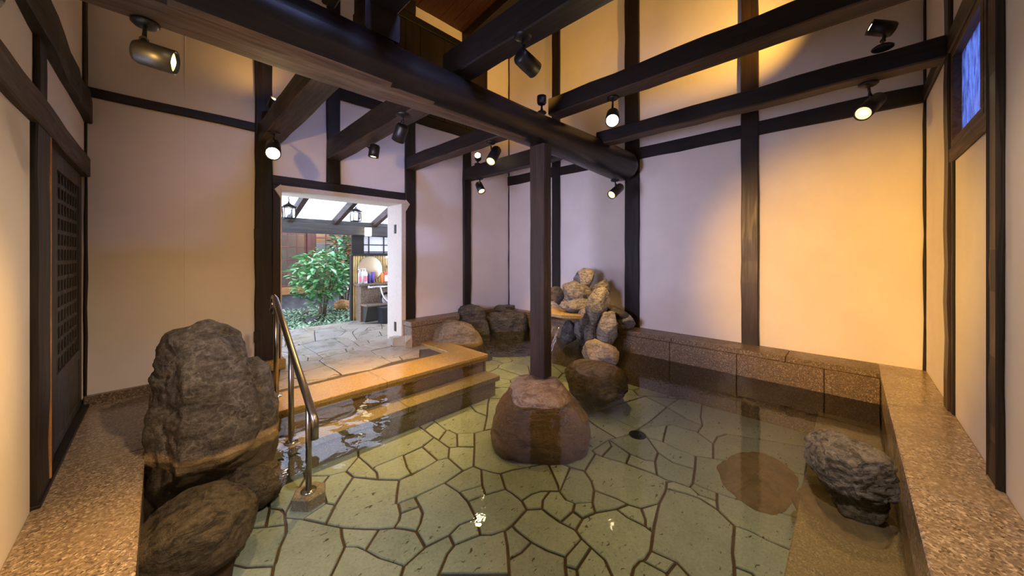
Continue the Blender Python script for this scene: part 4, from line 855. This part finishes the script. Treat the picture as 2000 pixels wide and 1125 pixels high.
frock('low grey rock at the right end of the rock fall on the rim', ((4,1.981,0.334),(0.129,0.072)), 50, ROCKG, .8, U)
frock('upright split rock, the tallest of the bottom row', ((3.64,2.007,0.273),(0.137,0.193)), 51, ROCKG, .8, U, (0, .1), 5, .07)
frock('small upright rock with a white vein in the bottom row', ((3.6,2.207,0.193),(0.079,0.144)), 52, ROCKG, .9, U)
frock('small grey rock under the right end of the spout slab', ((3.72,2.433,0.211),(0.081,0.11)), 53, ROCKG, .9, U)
frock('dark grey rock hanging under the spout slab', ((3.68,2.608,0.144),(0.109,0.132)), 54, ROCKD, .9, U)
frock('pale yellowish rock breaking the water at the foot of the rock fall', ((3.46,2.016,0.008),(0.202,0.15)), 55, ROCKL, .9, U, (0, 0), 5, .1)
frock('broad dark rock under water at the foot of the rock fall', ((3.2,1.925,-0.172),(0.351,0.157)), 56, ROCKU, .8, U, (0, 0), 4, .08)
frock('dark core rock deep between the piled rocks', ((3.92,2.481,0.159),(0.337,0.371)), 57, ROCKD, .25, U, (0, 0), 8, .08)
# spout slab and the sheet of falling water
c0 = (3.55,2.347,0.349); 
m = MB(); m.prism([(3.50, 2.30), (3.86, 2.10), (3.98, 2.45), (3.9, 2.95), (3.42, 2.86), (3.40, 2.5)], .385, .428, 0, .006)
solo('spout_slab', 'flat wet stone slab from which the spring water pours into the pool', 'slab', m, GRANW)
mb = MB(); P0, P1 = Vector((3.4,2.628,0.269)), Vector((3.4,2.519,0.303)); rows = []
for i in range(15):
    t = i / 14; z = P0.z * (1 - t) ** 1 + t * (WZL - .01); ox = -.10 * math.sqrt(t)
    rows.append([(P0.x + ox + (.012 * math.sin(j * 1.7 + i * .4)), P0.y + .12 + (P1.y - P0.y - .12) * j / 9, z) for j in range(10)])
mb.loft(rows, 0, True, False, False)
solo('water_sheet', 'thin sheet of water falling from the spout slab beside the pillar', 'waterfall', mb, glass_mat('falling water', (.93, .93, .9), .05, 1.33, ((.8, .78, .72), (40, 40, 3), .45, .62, 0, .45)))
# corner rocks
for lb, args, sd, mt in (
    ('low sandy rock at the pool corner beside the entrance kerb', ((2.870,3.857),(0.802,-0.597),[(0.218,-0.201,0.049,-0.05,0.10),(0.176,-0.263,0.175,-0.12,0.14),(0.105,-0.311,0.253,-0.17,0.17),(0.007,-0.345,0.317,-0.20,0.20),(-0.050,-0.358,0.346,-0.22,0.20),(-0.430,-0.358,0.360,-0.22,0.20)]), 61, ROCKL),
    ('dark upright rock against the entrance wall rim', ((3.336,4.096),(0.775,-0.631),[(0.378,-0.201,0.085,-0.10,0.02),(0.339,-0.224,0.140,-0.14,0.03),(0.183,-0.231,0.195,-0.17,0.03),(0.003,-0.216,0.249,-0.20,0.03),(-0.430,-0.201,0.273,-0.20,0.03)]), 62, ROCKD),
    ('wide dark grey rock in the far corner of the pool', ((3.867,3.912),(0.711,-0.703),[(0.267,-0.196,0.131,-0.10,0.10),(0.235,-0.294,0.253,-0.16,0.14),(0.153,-0.335,0.319,-0.20,0.14),(-0.010,-0.318,0.327,-0.20,0.14),(-0.430,-0.318,0.327,-0.20,0.14)]), 63, ROCKD)):
    solo('corner_rock', lb, 'rock', loft_rock(*args, sd, .028, 80, 44), mt, 'rocks in the far corner')
frock('small dark stone lying on the wide corner rock', ((3.8,3.984,0.291),(0.098,0.049)), 64, ROCKD, .9, U)['group'] = 'rocks in the far corner'
# stones at the foot of the white jamb
for lb, poly, z in (('flat greenish stone leaning at the foot of the white door jamb, taller one', [(2.10, 4.22), (2.24, 4.10), (2.29, 4.17), (2.2, 4.4), (2.12, 4.38)], .10), ('angular greenish stone before the foot of the white door jamb, front one', [(2.17, 4.02), (2.245, 3.99), (2.28, 4.09), (2.22, 4.13)], .12)):
    m = MB(); m.prism(poly, EZ, EZ + z, 0, .02)
    for v in m.v:
        if v.z > 0: v += Vector((.012, .02, 0)) * (v.x * 7 % 1) + Vector((0, 0, .03 * math.sin(v.x * 37)))
    solo('jamb_stone', lb, 'stone', m, FLAG, 'stones at the door jamb')

# ================================================================== HANDRAIL
hr = thing('handrail', 'brown steel handrail descending from the granite border into the pool', 'handrail', (.655, 2.87, -.36))
rail = [(.655, 3.40, .70), (.655, 3.445, .705), (.655, 3.465, .74), (.655, 3.455, .785), (.655, 3.42, .808), (.655, 3.37, .795)]
p0, p1 = Vector((.655, 3.35, .785)), Vector((.655, 2.36, .165))
rail += [tuple(p0.lerp(p1, t)) for t in (0, .25, .5, .75, 1)] + [(.655, 2.338, .145), (.655, 2.33, .115), (.655, 2.33, .03)]
m = MB(); m.tube(rail, [.016] * 5 + [.02] + [.023] * 8, 14); build('rail', m, STEEL, hr)
for y, z0, z1, k in ((3.33, 0, .765, 1), (2.87, -.2, .475, 1), (2.45, -.345, .215, 1)):
    m = MB(); m.tube([(.655, y, z0), (.655, y, z1)], .018, 14); pst = build('post', m, STEEL, hr)
    m = MB(); m.lathe([(.045, 0), (.045, .006), (.02, .01)], (.655, y, z0), (0, 0, 1), 18); build('flange', m, CHROME, pst)
m = MB(); m.lathe([(.034, 0), (.034, .02), (.012, .03), (.012, .05), (.022, .055), (.022, .07)], (.655, 3.40, .70), (0, -.3, -.1), 12); build('end_bracket', m, STEEL, hr)
m = MB(); m.prism([(.56, 2.44), (.63, 2.36), (.73, 2.385), (.76, 2.47), (.72, 2.53), (.60, 2.53)], FZ, -.345, 0, .01)
solo('footing_stone', 'small pale stone block under water at the foot of the lowest handrail post', 'stone', m, GRANU)
m = MB(); m.tube([(2.9, 1.32, FZ + .004), (2.9, 1.32, FZ + .012)], .07, 18)
solo('drain_cover', 'round dark drain cover on the pool floor beyond the pillar rock', 'drain', m, BLACK)

# ================================================================== OUTSIDE THE DOORWAY
YB = 6.42
# roof over the passage: plate beam, rafters, glass panes
bm_ = MB(); bm_.timber((.2, 6.16, 1.50), (4.4, 6.30, 1.66), 0, 81, .003)
pb = thing('veranda_roof', 'lean-to roof of white glass panes on dark rafters outside the doorway', 'roof', (1.9, 6.2, 1.5))
GREYW = wood_mat('weathered grey wood', (.045, .042, .040), (.12, .11, .10), 0, .6)
build('plate_beam', bm_, GREYW, pb)
def rz(y): return 1.70 + (6.25 - y) * .33
SOFF = plain('pale grey soffit', (.55, .55, .56), .7, var=.05)
for k, x in enumerate((.10, .75, 1.40, 2.06, 2.72, 3.38, 4.04)):
    m = MB(); m.loft([[(x - .035, y, rz(y) - .07), (x + .035, y, rz(y) - .07), (x + .035, y, rz(y) + .04), (x - .035, y, rz(y) + .04)] for y in (4.40, 6.30)]); build('rafter', m, BRY, pb)
for k in range(6):
    x0 = .14 + .65 * k
    m = MB(); m.loft([[(x0, y, rz(y) + .042), (x0 + .575, y, rz(y) + .042), (x0 + .575, y, rz(y) + .05), (x0, y, rz(y) + .05)] for y in (5.50, 6.28)]); build('pane', m, SKYGL, pb)
    m = MB(); m.loft([[(x0 - .03, y, rz(y) + .042), (x0 + .605, y, rz(y) + .042), (x0 + .605, y, rz(y) + .07), (x0 - .03, y, rz(y) + .07)] for y in (4.40, 5.495)]); build('soffit_board', m, SOFF, pb)
m = MB(); m.box((.2, 6.17, 1.66), (4.4, 6.28, 1.73)); build('eave_board', m, GREYW, pb)
# lanterns
def lantern(label, c, r=.068, h=.15):
    c = Vector(c); t = thing('hanging_lantern', label, 'lantern', (c.x, c.y, c.z), 'carriage lanterns outside')
    f = MB()
    for sx in (-1, 1):
        for sy in (-1, 1): f.tube([(c.x + sx * r * .86, c.y + sy * r * .86, c.z), (c.x + sx * r * .92, c.y + sy * r * .92, c.z + h)], .005, 6)
    f.box((c.x - r * .9, c.y - r * .9, c.z - .006), (c.x + r * .9, c.y + r * .9, c.z + .008)); f.box((c.x - r * 1.1, c.y - r * 1.1, c.z + h - .004), (c.x + r * 1.1, c.y + r * 1.1, c.z + h + .008)); build('frame', f, BLACK, t)
    m = MB(); m.lathe([(r * 1.2, 0), (r * .95, .025), (r * .55, .038), (r * .3, .052), (.01, .06), (.01, .075), (.004, .08)], (c.x, c.y, c.z + h), (0, 0, 1), 8); build('lantern_roof', m, BLACK, t)
    top = rz(c.y) - .07; zz = c.z + h + .07; m = MB(); k = 0
    while zz < top:
        m.tube([(c.x + (.008 if k % 2 else 0), c.y + (0 if k % 2 else .008), zz), (c.x - (.008 if k % 2 else 0), c.y - (0 if k % 2 else .008), zz + .03)], .005, 6); zz += .026; k += 1
    build('chain', m, BLACK, t)
    m = MB(); m.lathe([(.008, 0), (.02, .02), (.022, .04), (.01, .07)], (c.x, c.y, c.z + .06), (0, 0, 1), 10); build('bulb', m, BULB, t)
    for sx, sy in ((-1, 0), (1, 0), (0, -1), (0, 1)):
        m = MB(); a = (c.x + sx * r * .84 - abs(sy) * r * .8, c.y + sy * r * .84 - abs(sx) * r * .8); b = (c.x + sx * r * .84 + abs(sy) * r * .8, c.y + sy * r * .84 + abs(sx) * r * .8)
        m.loft([[(a[0], a[1], c.z + .01), (b[0], b[1], c.z + .01)], [(a[0], a[1], c.z + h - .01), (b[0], b[1], c.z + h - .01)]], 0, False, False, False); build('pane', m, GLASS, t)
lantern('black carriage lantern hanging at the left side of the doorway view', (1.183,5.3,1.631))
lantern('black carriage lantern hanging above the bush, the second one', (2.126,5.5,1.677))
m0 = Vector((2.55,6.05,1.483)); wl = thing('wall_lamp', 'glowing white drum lamp on the dark plate beam outside', 'lamp', tuple(m0))
m = MB(); m.lathe([(.052, 0), (.057, .01), (.057, .135), (.052, .145)], m0, (0, 0, 1), 18); build('lamp_shade', m, LAMPG, wl)
m = MB(); m.lathe([(.06, 0), (.06, .012)], m0 + Vector((0, 0, .145)), (0, 0, 1), 18); m.box((m0.x - .02, m0.y, m0.z + .06), (m0.x + .02, 6.17, m0.z + .1)); build('base', m, BLACK, wl)
# washing place: screen wall with bamboo, shoji, counter
sw = thing('bamboo_screen', 'screen wall of yellow bamboo with a dark frame and a paper lattice above', 'screen', (3.0, YB, -.03))
m = MB(); m.box((2.42, YB, -.03), (4.4, YB + .06, 1.62)); m.box((2.40, YB - .06, 1.135), (4.4, YB + .02, 1.185)); m.box((2.40, YB - .03, 1.185), (2.60, YB + .01, 1.60)); m.box((2.385, YB - .05, -.03), (2.41, YB + .04, 1.14)); build('frame', m, WX, sw)
cul = None
for k in range(42):
    x = 2.435 + k * .046
    if cul is None:
        m = MB(); m.tube([(x, YB - .02, -.03 + .1 * i) for i in range(0, 13)], [.0235 + (.002 if i % 4 == 2 else 0) for i in range(13)], 10); cul = build('bamboo_culm', m, BAMBOO, sw)
    else:
        c = cul.copy(); COL.objects.link(c); c.parent = sw; c.location = (k * .046, random.uniform(-.004, .004), -.004 * (k % 3))
m = MB(); m.box((2.60, YB - .015, 1.185), (4.3, YB - .005, 1.50)); build('paper_pane', m, SHOJI, sw)
for x in (2.60, 2.70, 2.99, 3.11, 3.4, 3.52, 3.8): 
    m = MB(); m.box((x, YB - .03, 1.185), (x + .018, YB - .012, 1.50)); build('lattice_bar', m, WX, sw)
for z in (1.20, 1.33, 1.49):
    m = MB(); m.box((2.60, YB - .032, z), (4.3, YB - .014, z + .016)); build('lattice_rail', m, WX, sw)
mc = (2.719,6.36,0.898); r = .225
mir = thing('round_mirror', 'round frameless mirror with a painted tan reflection on the bamboo screen', 'mirror', (mc[0], mc[1], mc[2] - r))
m = MB(); m.lathe([(r, 0), (r, .012), (r - .008, .016), (.001, .0165)], mc, (0, -1, 0), 40); build('glass', m, plain('mirror with painted tan reflection', (.62, .47, .29), .35, .6, var=.1, scale=120), mir)  # tan of the reflected wall put into the mirror colour
m = MB(); m.lathe([(r + .006, 0), (r + .006, .014), (r - .002, .018), (r - .002, 0)], mc, (0, -1, 0), 40, 0, False); build('rim', m, STEEL, mir)
# stone counter
ct = thing('stone_counter', 'grey granite washing counter with a low seat ledge before the bamboo screen', 'counter', (3.2, 6.2, -.03))
m = MB(); m.box((2.46, 6.16, -.03), (4.3, 6.36, .60), .006); build('back_block', m, GRAN, ct)
m = MB(); m.box((2.42, 6.13, .60), (4.3, 6.38, .64), .005); build('shelf', m, GRAN, ct)
m = MB(); m.loft([[(x, 6.18, -.03), (x, 6.06, -.03), (x, 5.95, .25), (x, 6.18, .25)] for x in (2.50, 4.3)]); build('seat_base', m, plain('dark wet stone', (.06, .055, .045), .3, scale=80), ct)
m = MB(); m.box((2.47, 5.93, .25), (4.3, 6.2, .285), .005); build('seat_ledge', m, GRAN, ct)
# toiletries
def bottle(label, px_c, h, r, body, cap, pump=True, lab=None, name='pump_bottle'):
    c = Vector(px_c); t = thing(name, label, 'bottle', tuple(c), 'toiletries on the counter')
    m = MB(); m.lathe([(r * .9, 0), (r, .006), (r, h * .68), (r * .85, h * .76), (r * .35, h * .8), (r * .35, h * .84)], c, (0, 0, 1), 14); build('body', m, body, t)
    m = MB(); m.lathe([(r * .42, h * .82), (r * .42, h * .88), (r * .15, h * .89), (r * .15, h * .97)], c, (0, 0, 1), 10)
    if pump: m.tube([c + Vector((0, 0, h * .97)), c + Vector((-r * .9, -r * .2, h * .98)), c + Vector((-r * 1.1, -r * .25, h * .93))], r * .17, 6)
    build('pump' if pump else 'cap', m, cap, t)
    if lab:
        m = MB(); n = 8
        m.loft([[c + Vector((math.cos(-PI * (.9 - .8 * i / n)) * r * 1.02, math.sin(-PI * (.9 - .8 * i / n)) * r * 1.02, z)) for i in range(n + 1)] for z in (h * .14, h * .5)], 0, True, False, False); build('label', m, lab, t)
PINK = plain('pink label', (.72, .22, .26), .5); WHP = plain('white plastic', (.80, .80, .80), .35, var=.03); NAVY = plain('navy plastic', (.03, .03, .13), .3); PURP = plain('purple plastic', (.13, .06, .42), .35); ORP = plain('orange plastic', (.85, .26, .03), .3); REDP = plain('red card', (.72, .10, .06), .5); GREYP = plain('grey plastic', (.45, .43, .42), .35)
cy = 6.2
for lb, pxx, h, r, b, cp, lab in (('white pump bottle with pink label, leftmost on the counter', 703, .26, .032, GREYP, WHP, PINK), ('plain white pump bottle behind the second pink label bottle', 708.5, .27, .03, WHP, WHP, None), ('white pump bottle with pink label, second from the left', 713.5, .27, .034, WHP, WHP, PINK), ('dark navy pump bottle on the stone counter', 720.5, .185, .026, NAVY, NAVY, None), ('orange pump bottle near the right end of the row', 746, .225, .029, ORP, WHP, None)):
    d_ = {703: (2.468,6.2,0.624), 708.5: (2.558,6.3,0.612), 713.5: (2.563,6.2,0.618), 720.5: (2.627,6.2,0.614), 746: (2.87,6.2,0.599)}[pxx]
    bottle(lb, (d_[0], d_[1], .64), h, r, b, cp, True, lab)
d_ = (2.701,6.22,0.608)
t = thing('squeeze_tube', 'purple squeeze tube standing on its cap between navy and orange bottles', 'tube', (d_[0], d_[1], .64), 'toiletries on the counter')
m = MB(); m.loft([[(d_[0] + k * math.cos(a), d_[1] + kk * math.sin(a), z) for a in [2 * PI * i / 12 for i in range(12)]] for z, k, kk in ((.67, .028, .024), (.74, .030, .02), (.84, .033, .004))], 0, True); build('body', m, PURP, t)
m = MB(); m.lathe([(.022, 0), (.022, .03)], (d_[0], d_[1], .64), (0, 0, 1), 12); build('cap', m, NAVY, t)
d_ = (2.939,6.2,0.595)
t = thing('card_box', 'red and white card box standing at the right end of the toiletries', 'box', (d_[0], d_[1], .64), 'toiletries on the counter')
m = MB(); m.box((d_[0] - .042, d_[1] - .02, .64), (d_[0] + .042, d_[1] + .02, .83)); build('carton', m, REDP, t)
m = MB(); m.box((d_[0] - .030, d_[1] - .0215, .66), (d_[0] + .034, d_[1] - .0195, .775)); build('label', m, WHP, t)
# tap, hose, shower head, basin, bin
tp = thing('mixer_tap', 'chrome mixer tap with white hose on the counter front', 'tap', (2.78, 6.14, .56))
m = MB(); m.tube([(2.62, 6.12, .57), (2.95, 6.12, .57)], .022, 10); m.tube([(2.66, 6.16, .57), (2.66, 6.12, .57)], .02, 10); m.tube([(2.90, 6.16, .57), (2.90, 6.12, .57)], .02, 10); build('body', m, CHROME, tp)
for x in (2.61, 2.95):
    m = MB(); m.lathe([(.03, 0), (.033, .02), (.03, .045)], (x, 6.12, .57), (1 if x > 2.8 else -1, 0, 0), 12); build('knob', m, CHROME, tp)
m = MB(); m.tube([(2.80, 6.11, .56), (2.80, 6.06, .48), (2.82, 6.02, .38), (2.88, 5.98, .30), (2.97, 5.93, .24), (3.05, 5.92, .22)], .012, 8); build('hose', m, WHP, tp)
sh = thing('shower_head', 'white hand shower in a holder at the right edge of the mirror', 'shower', (3.03, 6.34, .9))
m = MB(); m.tube([(3.07, 6.33, .82), (3.06, 6.31, .98), (3.03, 6.28, 1.07), (2.98, 6.25, 1.11)], [.014, .016, .018, .03], 10); build('handle', m, WHP, sh)
m = MB(); m.box((3.03, 6.30, .9), (3.09, 6.38, .95)); build('holder', m, CHROME, sh)
bs = thing('wash_basin', 'black round basin with a shiny inside leaning on the counter seat', 'basin', (3.0, 6.03, .285))
m = MB(); ax = Vector((-.45, -.85, .35)); c_ = Vector((2.878,5.99,0.351)); m.lathe([(.06, -.09), (.11, -.06), (.135, .02), (.128, .02), (.10, -.045), (.001, -.06)], c_, ax, 24); build('bowl', m, BLACKP, bs)
m = MB(); m.lathe([(.10, -.04), (.001, -.05)], c_ + ax.normalized() * .012, ax, 24, 0, False); build('inside', m, CHROME, bs)
bn = thing('waste_bin', 'black square bin on the flagstones under the basin', 'bin', (2.74, 5.80, -.03))
m = MB(); m.loft([[(2.74 + sx * k, 5.80 + sy * k, z) for sx, sy in ((-1, -1), (1, -1), (1, 1), (-1, 1))] for z, k in ((-.03, .085), (.22, .10))]); build('body', m, BLACKP, bn)
m = MB(); m.box((2.632, 5.692, .22), (2.848, 5.908, .245)); build('lid', m, BLACKP, bn)

# garden ---------------------------------------------------------------
mb = MB(); mb.grid(-2, 8, 6.05, 12, -.16, 40, 30)
for v in mb.v: v.z += .05 * noise.fractal(v * 1.3, 1, 2, 3) + .04 * max(0, v.y - 7) * .5
ground = struct('ground', mb, SOIL)
# the wooden building across the garden
GY = 9.0
bd = thing('garden_building', 'old wooden building with red brown window grids across the garden', 'building', (3.0, GY, -.1))
m = MB(); m.box((-1, GY + .05, -.15), (7, GY + .15, .27)); build('foundation', m, plain('foundation stone', (.16, .15, .15), .9, var=.4, scale=6), bd)
m = MB(); m.box((-1, GY - .12, .27), (3.0, GY + .15, .42)); build('sill_beam', m, ORW, bd)
m = MB(); m.box((-1, GY + .04, 1.95), (7, GY + .12, 3.2)); build('upper_wall', m, GARDENWALL, bd)
m = MB(); m.box((-1, GY + 1.2, .2), (7, GY + 1.25, 3)); build('room_wall', m, plain('room wall', (.16, .12, .09), .8), bd)
for x in (1.1, 2.37, 3.30, 4.4):
    m = MB(); m.box((x, GY - .06, .42), (x + .15, GY + .06, 1.95)); build('post', m, REDW, bd)
def grid_window(x0, x1, z0, z1, nx, nz, mat):
    w = MB(); w.box((x0, GY, z0), (x1, GY + .04, z0 + .04)); w.box((x0, GY, z1 - .04), (x1, GY + .04, z1)); w.box((x0, GY, z0 + .04), (x0 + .035, GY + .04, z1 - .04)); w.box((x1 - .035, GY, z0 + .04), (x1, GY + .04, z1 - .04)); f = build('window', w, mat, bd)
    for i in range(1, nx):
        m = MB(); x = x0 + (x1 - x0) * i / nx; m.box((x - .012, GY + .005, z0 + .04), (x + .012, GY + .03, z1 - .04)); build('mullion', m, mat, f)
    for i in range(1, nz):
        m = MB(); z = z0 + (z1 - z0) * i / nz; m.box((x0 + .035, GY + .004, z - .012), (x1 - .035, GY + .031, z + .012)); build('glazing_bar', m, mat, f)
    m = MB(); m.box((x0 + .035, GY + .015, z0 + .04), (x1 - .035, GY + .02, z1 - .04), .001); build('pane', m, GLASS, f)
grid_window(1.26, 1.80, .44, 1.93, 2, 5, REDW); grid_window(1.80, 2.36, .44, 1.93, 3, 5, REDW)
grid_window(2.53, 3.29, .44, 1.93, 3, 4, REDW); grid_window(3.46, 4.39, .44, 1.93, 4, 8, REDW)
m = MB(); m.box((2.5, GY + .6, 1.2), (3.3, GY + .65, 1.45)); build('blind', m, plain('pale blind', (.55, .5, .42), .8), bd)
# ceiling lamp glow inside the building
l = bpy.data.lights.new('room', 'POINT'); l.energy = 12; l.color = WARM; l.shadow_soft_size = .1; lo_ = bpy.data.objects.new('room_light', l); COL.objects.link(lo_); lo_.location = (2.9, GY + .8, 1.75)
# shrubs with single leaves
def leaf_mesh(name, L, W, mat):
    m = MB(); rows = []
    for i, (t, w) in enumerate(((0, .05), (.2, .7), (.45, 1), (.72, .75), (.92, .3), (1, .02))):
        rows.append([(t * L, -w * W / 2, .02 * L * math.sin(t * 3) + .12 * W * w), (t * L, 0, .10 * L * math.sin(t * 3)), (t * L, w * W / 2, .02 * L * math.sin(t * 3) + .12 * W * w)])
    m.loft(rows, 0, True, False, False); me = bpy.data.meshes.new(name); me.from_pydata([tuple(v) for v in m.v], [], m.f); me.materials.append(mat); me.polygons.foreach_set('use_smooth', [True] * len(me.polygons)); return me
def leaf_mass(root, c, rad, n, L, mats, seed):
    rng = random.Random(seed); c = Vector(c); m = MB()
    for k in range(n):
        d = Vector((rng.gauss(0, 1), rng.gauss(0, 1), rng.gauss(0, 1))).normalized() * (rng.uniform(.1, .95) ** .5); p = c + Vector((d.x * rad[0], d.y * rad[1], d.z * rad[2]))
        a = rng.uniform(0, 2 * PI); e = rng.uniform(-.5, .6); l = L * rng.uniform(.6, 1.1); t = Vector((math.cos(a) * math.cos(e), math.sin(a) * math.cos(e), math.sin(e))); w = t.cross(Vector((rng.uniform(-.5, .5), rng.uniform(-.5, .5), 1))).normalized() * l * .22
        m.add([p, p + t * l * .45 + w, p + t * l, p + t * l * .45 - w], [(0, 1, 2, 3)], rng.randrange(len(mats)))
    build('leaves', m, mats, root, kind='stuff')
def shrub(name, label, c, rad, n, L, mats, seed, stems=7, mass=900):
    rng = random.Random(seed); c = Vector(c); t = thing(name, label, 'shrub', (c.x, c.y, -.1)); ORG[t.name] = Vector((c.x, c.y, -.1))
    m = MB(); tips = []
    for k in range(stems):
        a = rng.uniform(0, 2 * PI); e = Vector((c.x + math.cos(a) * rad[0] * .6, c.y + math.sin(a) * rad[1] * .6, c.z + rng.uniform(-.1, .7) * rad[2])); b = Vector((c.x + rng.uniform(-.06, .06), c.y + rng.uniform(-.06, .06), -.12))
        m.tube([b, b.lerp(e, .4) + Vector((0, 0, .08)), e], [.022, .016, .008], 6)
    build('stem', m, STEMM, t)
    leaf_mass(t, c, rad, mass, L, mats, seed + 50)
    mes = [leaf_mesh('leaf', L, L * .5, mt) for mt in mats]
    for k in range(n):
        d = Vector((rng.gauss(0, 1), rng.gauss(0, 1), rng.gauss(0, 1))).normalized() * (rng.uniform(.35, 1) ** .45)
        p = c + Vector((d.x * rad[0], d.y * rad[1], d.z * rad[2]))
        o = bpy.data.objects.new('leaf', rng.choice(mes)); COL.objects.link(o); o.parent = t; o.location = p - Vector((c.x, c.y, -.1))
        yaw = math.atan2(d.y, d.x) + rng.uniform(-.8, .8); o.rotation_euler = (rng.uniform(-.5, .5), rng.uniform(-.3, .8), yaw); s = rng.uniform(.7, 1.2); o.scale = (s, s, s)
shrub('leafy_shrub', 'bright green large leaved shrub seen through the doorway', (2.234,7.5,0.824)[:2]+(.74,), (.54, .48, .56), 290, .15, [LEAFM, LEAFY, LEAFM], 4)
shrub('dark_shrub', 'darker tall shrub with reddish leaves at the edge of the bamboo screen', (2.998,8.45,1.126)[:2]+(1.0,), (.38, .35, .75), 280, .13, [LEAFD, LEAFM, LEAFD, LEAFR], 9)
# ground cover
rng = random.Random(7); mb = MB()
for k in range(8000):
    x, y = rng.uniform(.9, 3.4), rng.uniform(6.36, 8.6); 
    if noise.noise(Vector((x * 1.8, y * 1.8, 3))) < -.22 and y > 6.9: continue
    z = -.15 + .05 * max(0, y - 7) * .4 + rng.uniform(.01, .12); a = rng.uniform(0, 2 * PI); L = rng.uniform(.03, .075); w = L * .32; e = rng.uniform(-.3, .6)
    d = Vector((math.cos(a) * math.cos(e), math.sin(a) * math.cos(e), math.sin(e))); s = Vector((-math.sin(a), math.cos(a), .2)); p = Vector((x, y, z))
    mb.add([p, p + d * L * .5 + s * w, p + d * L, p + d * L * .5 - s * w], [(0, 1, 2, 3)], 0 if rng.random() < .6 else 1)
g = build('ground_cover', mb, [plain('grey green ground leaf', (.15, .26, .13), .5, var=.5, scale=5), plain('pale ground leaf', (.30, .40, .24), .5, var=.4, scale=5)], None, 'low leafy ground cover growing over the garden soil', (0, 0, 0), 'stuff'); g['category'] = 'ground cover'
rock('garden_rock', 'orange brown garden stone between shrub and bamboo screen', (2.806,8,0.042), (.17, .15, .15), 71, ROCKO, rot=.3)
for i, (px_, s) in enumerate((((1.55, 7.6, -.1), .13), ((1.95, 7.2, -.1), .11), ((2.5, 7.9, -.08), .14), ((1.3, 8.2, -.08), .16))):
    rock('garden_stone', ('grey garden stone at the left of the planting', 'small grey garden stone nearest the flagstones', 'grey garden stone behind the green shrub', 'large grey garden stone by the building foundation')[i], px_, (s, s * .8, s * .6), 81 + i, ROCKD, 'garden stones', sub=3)
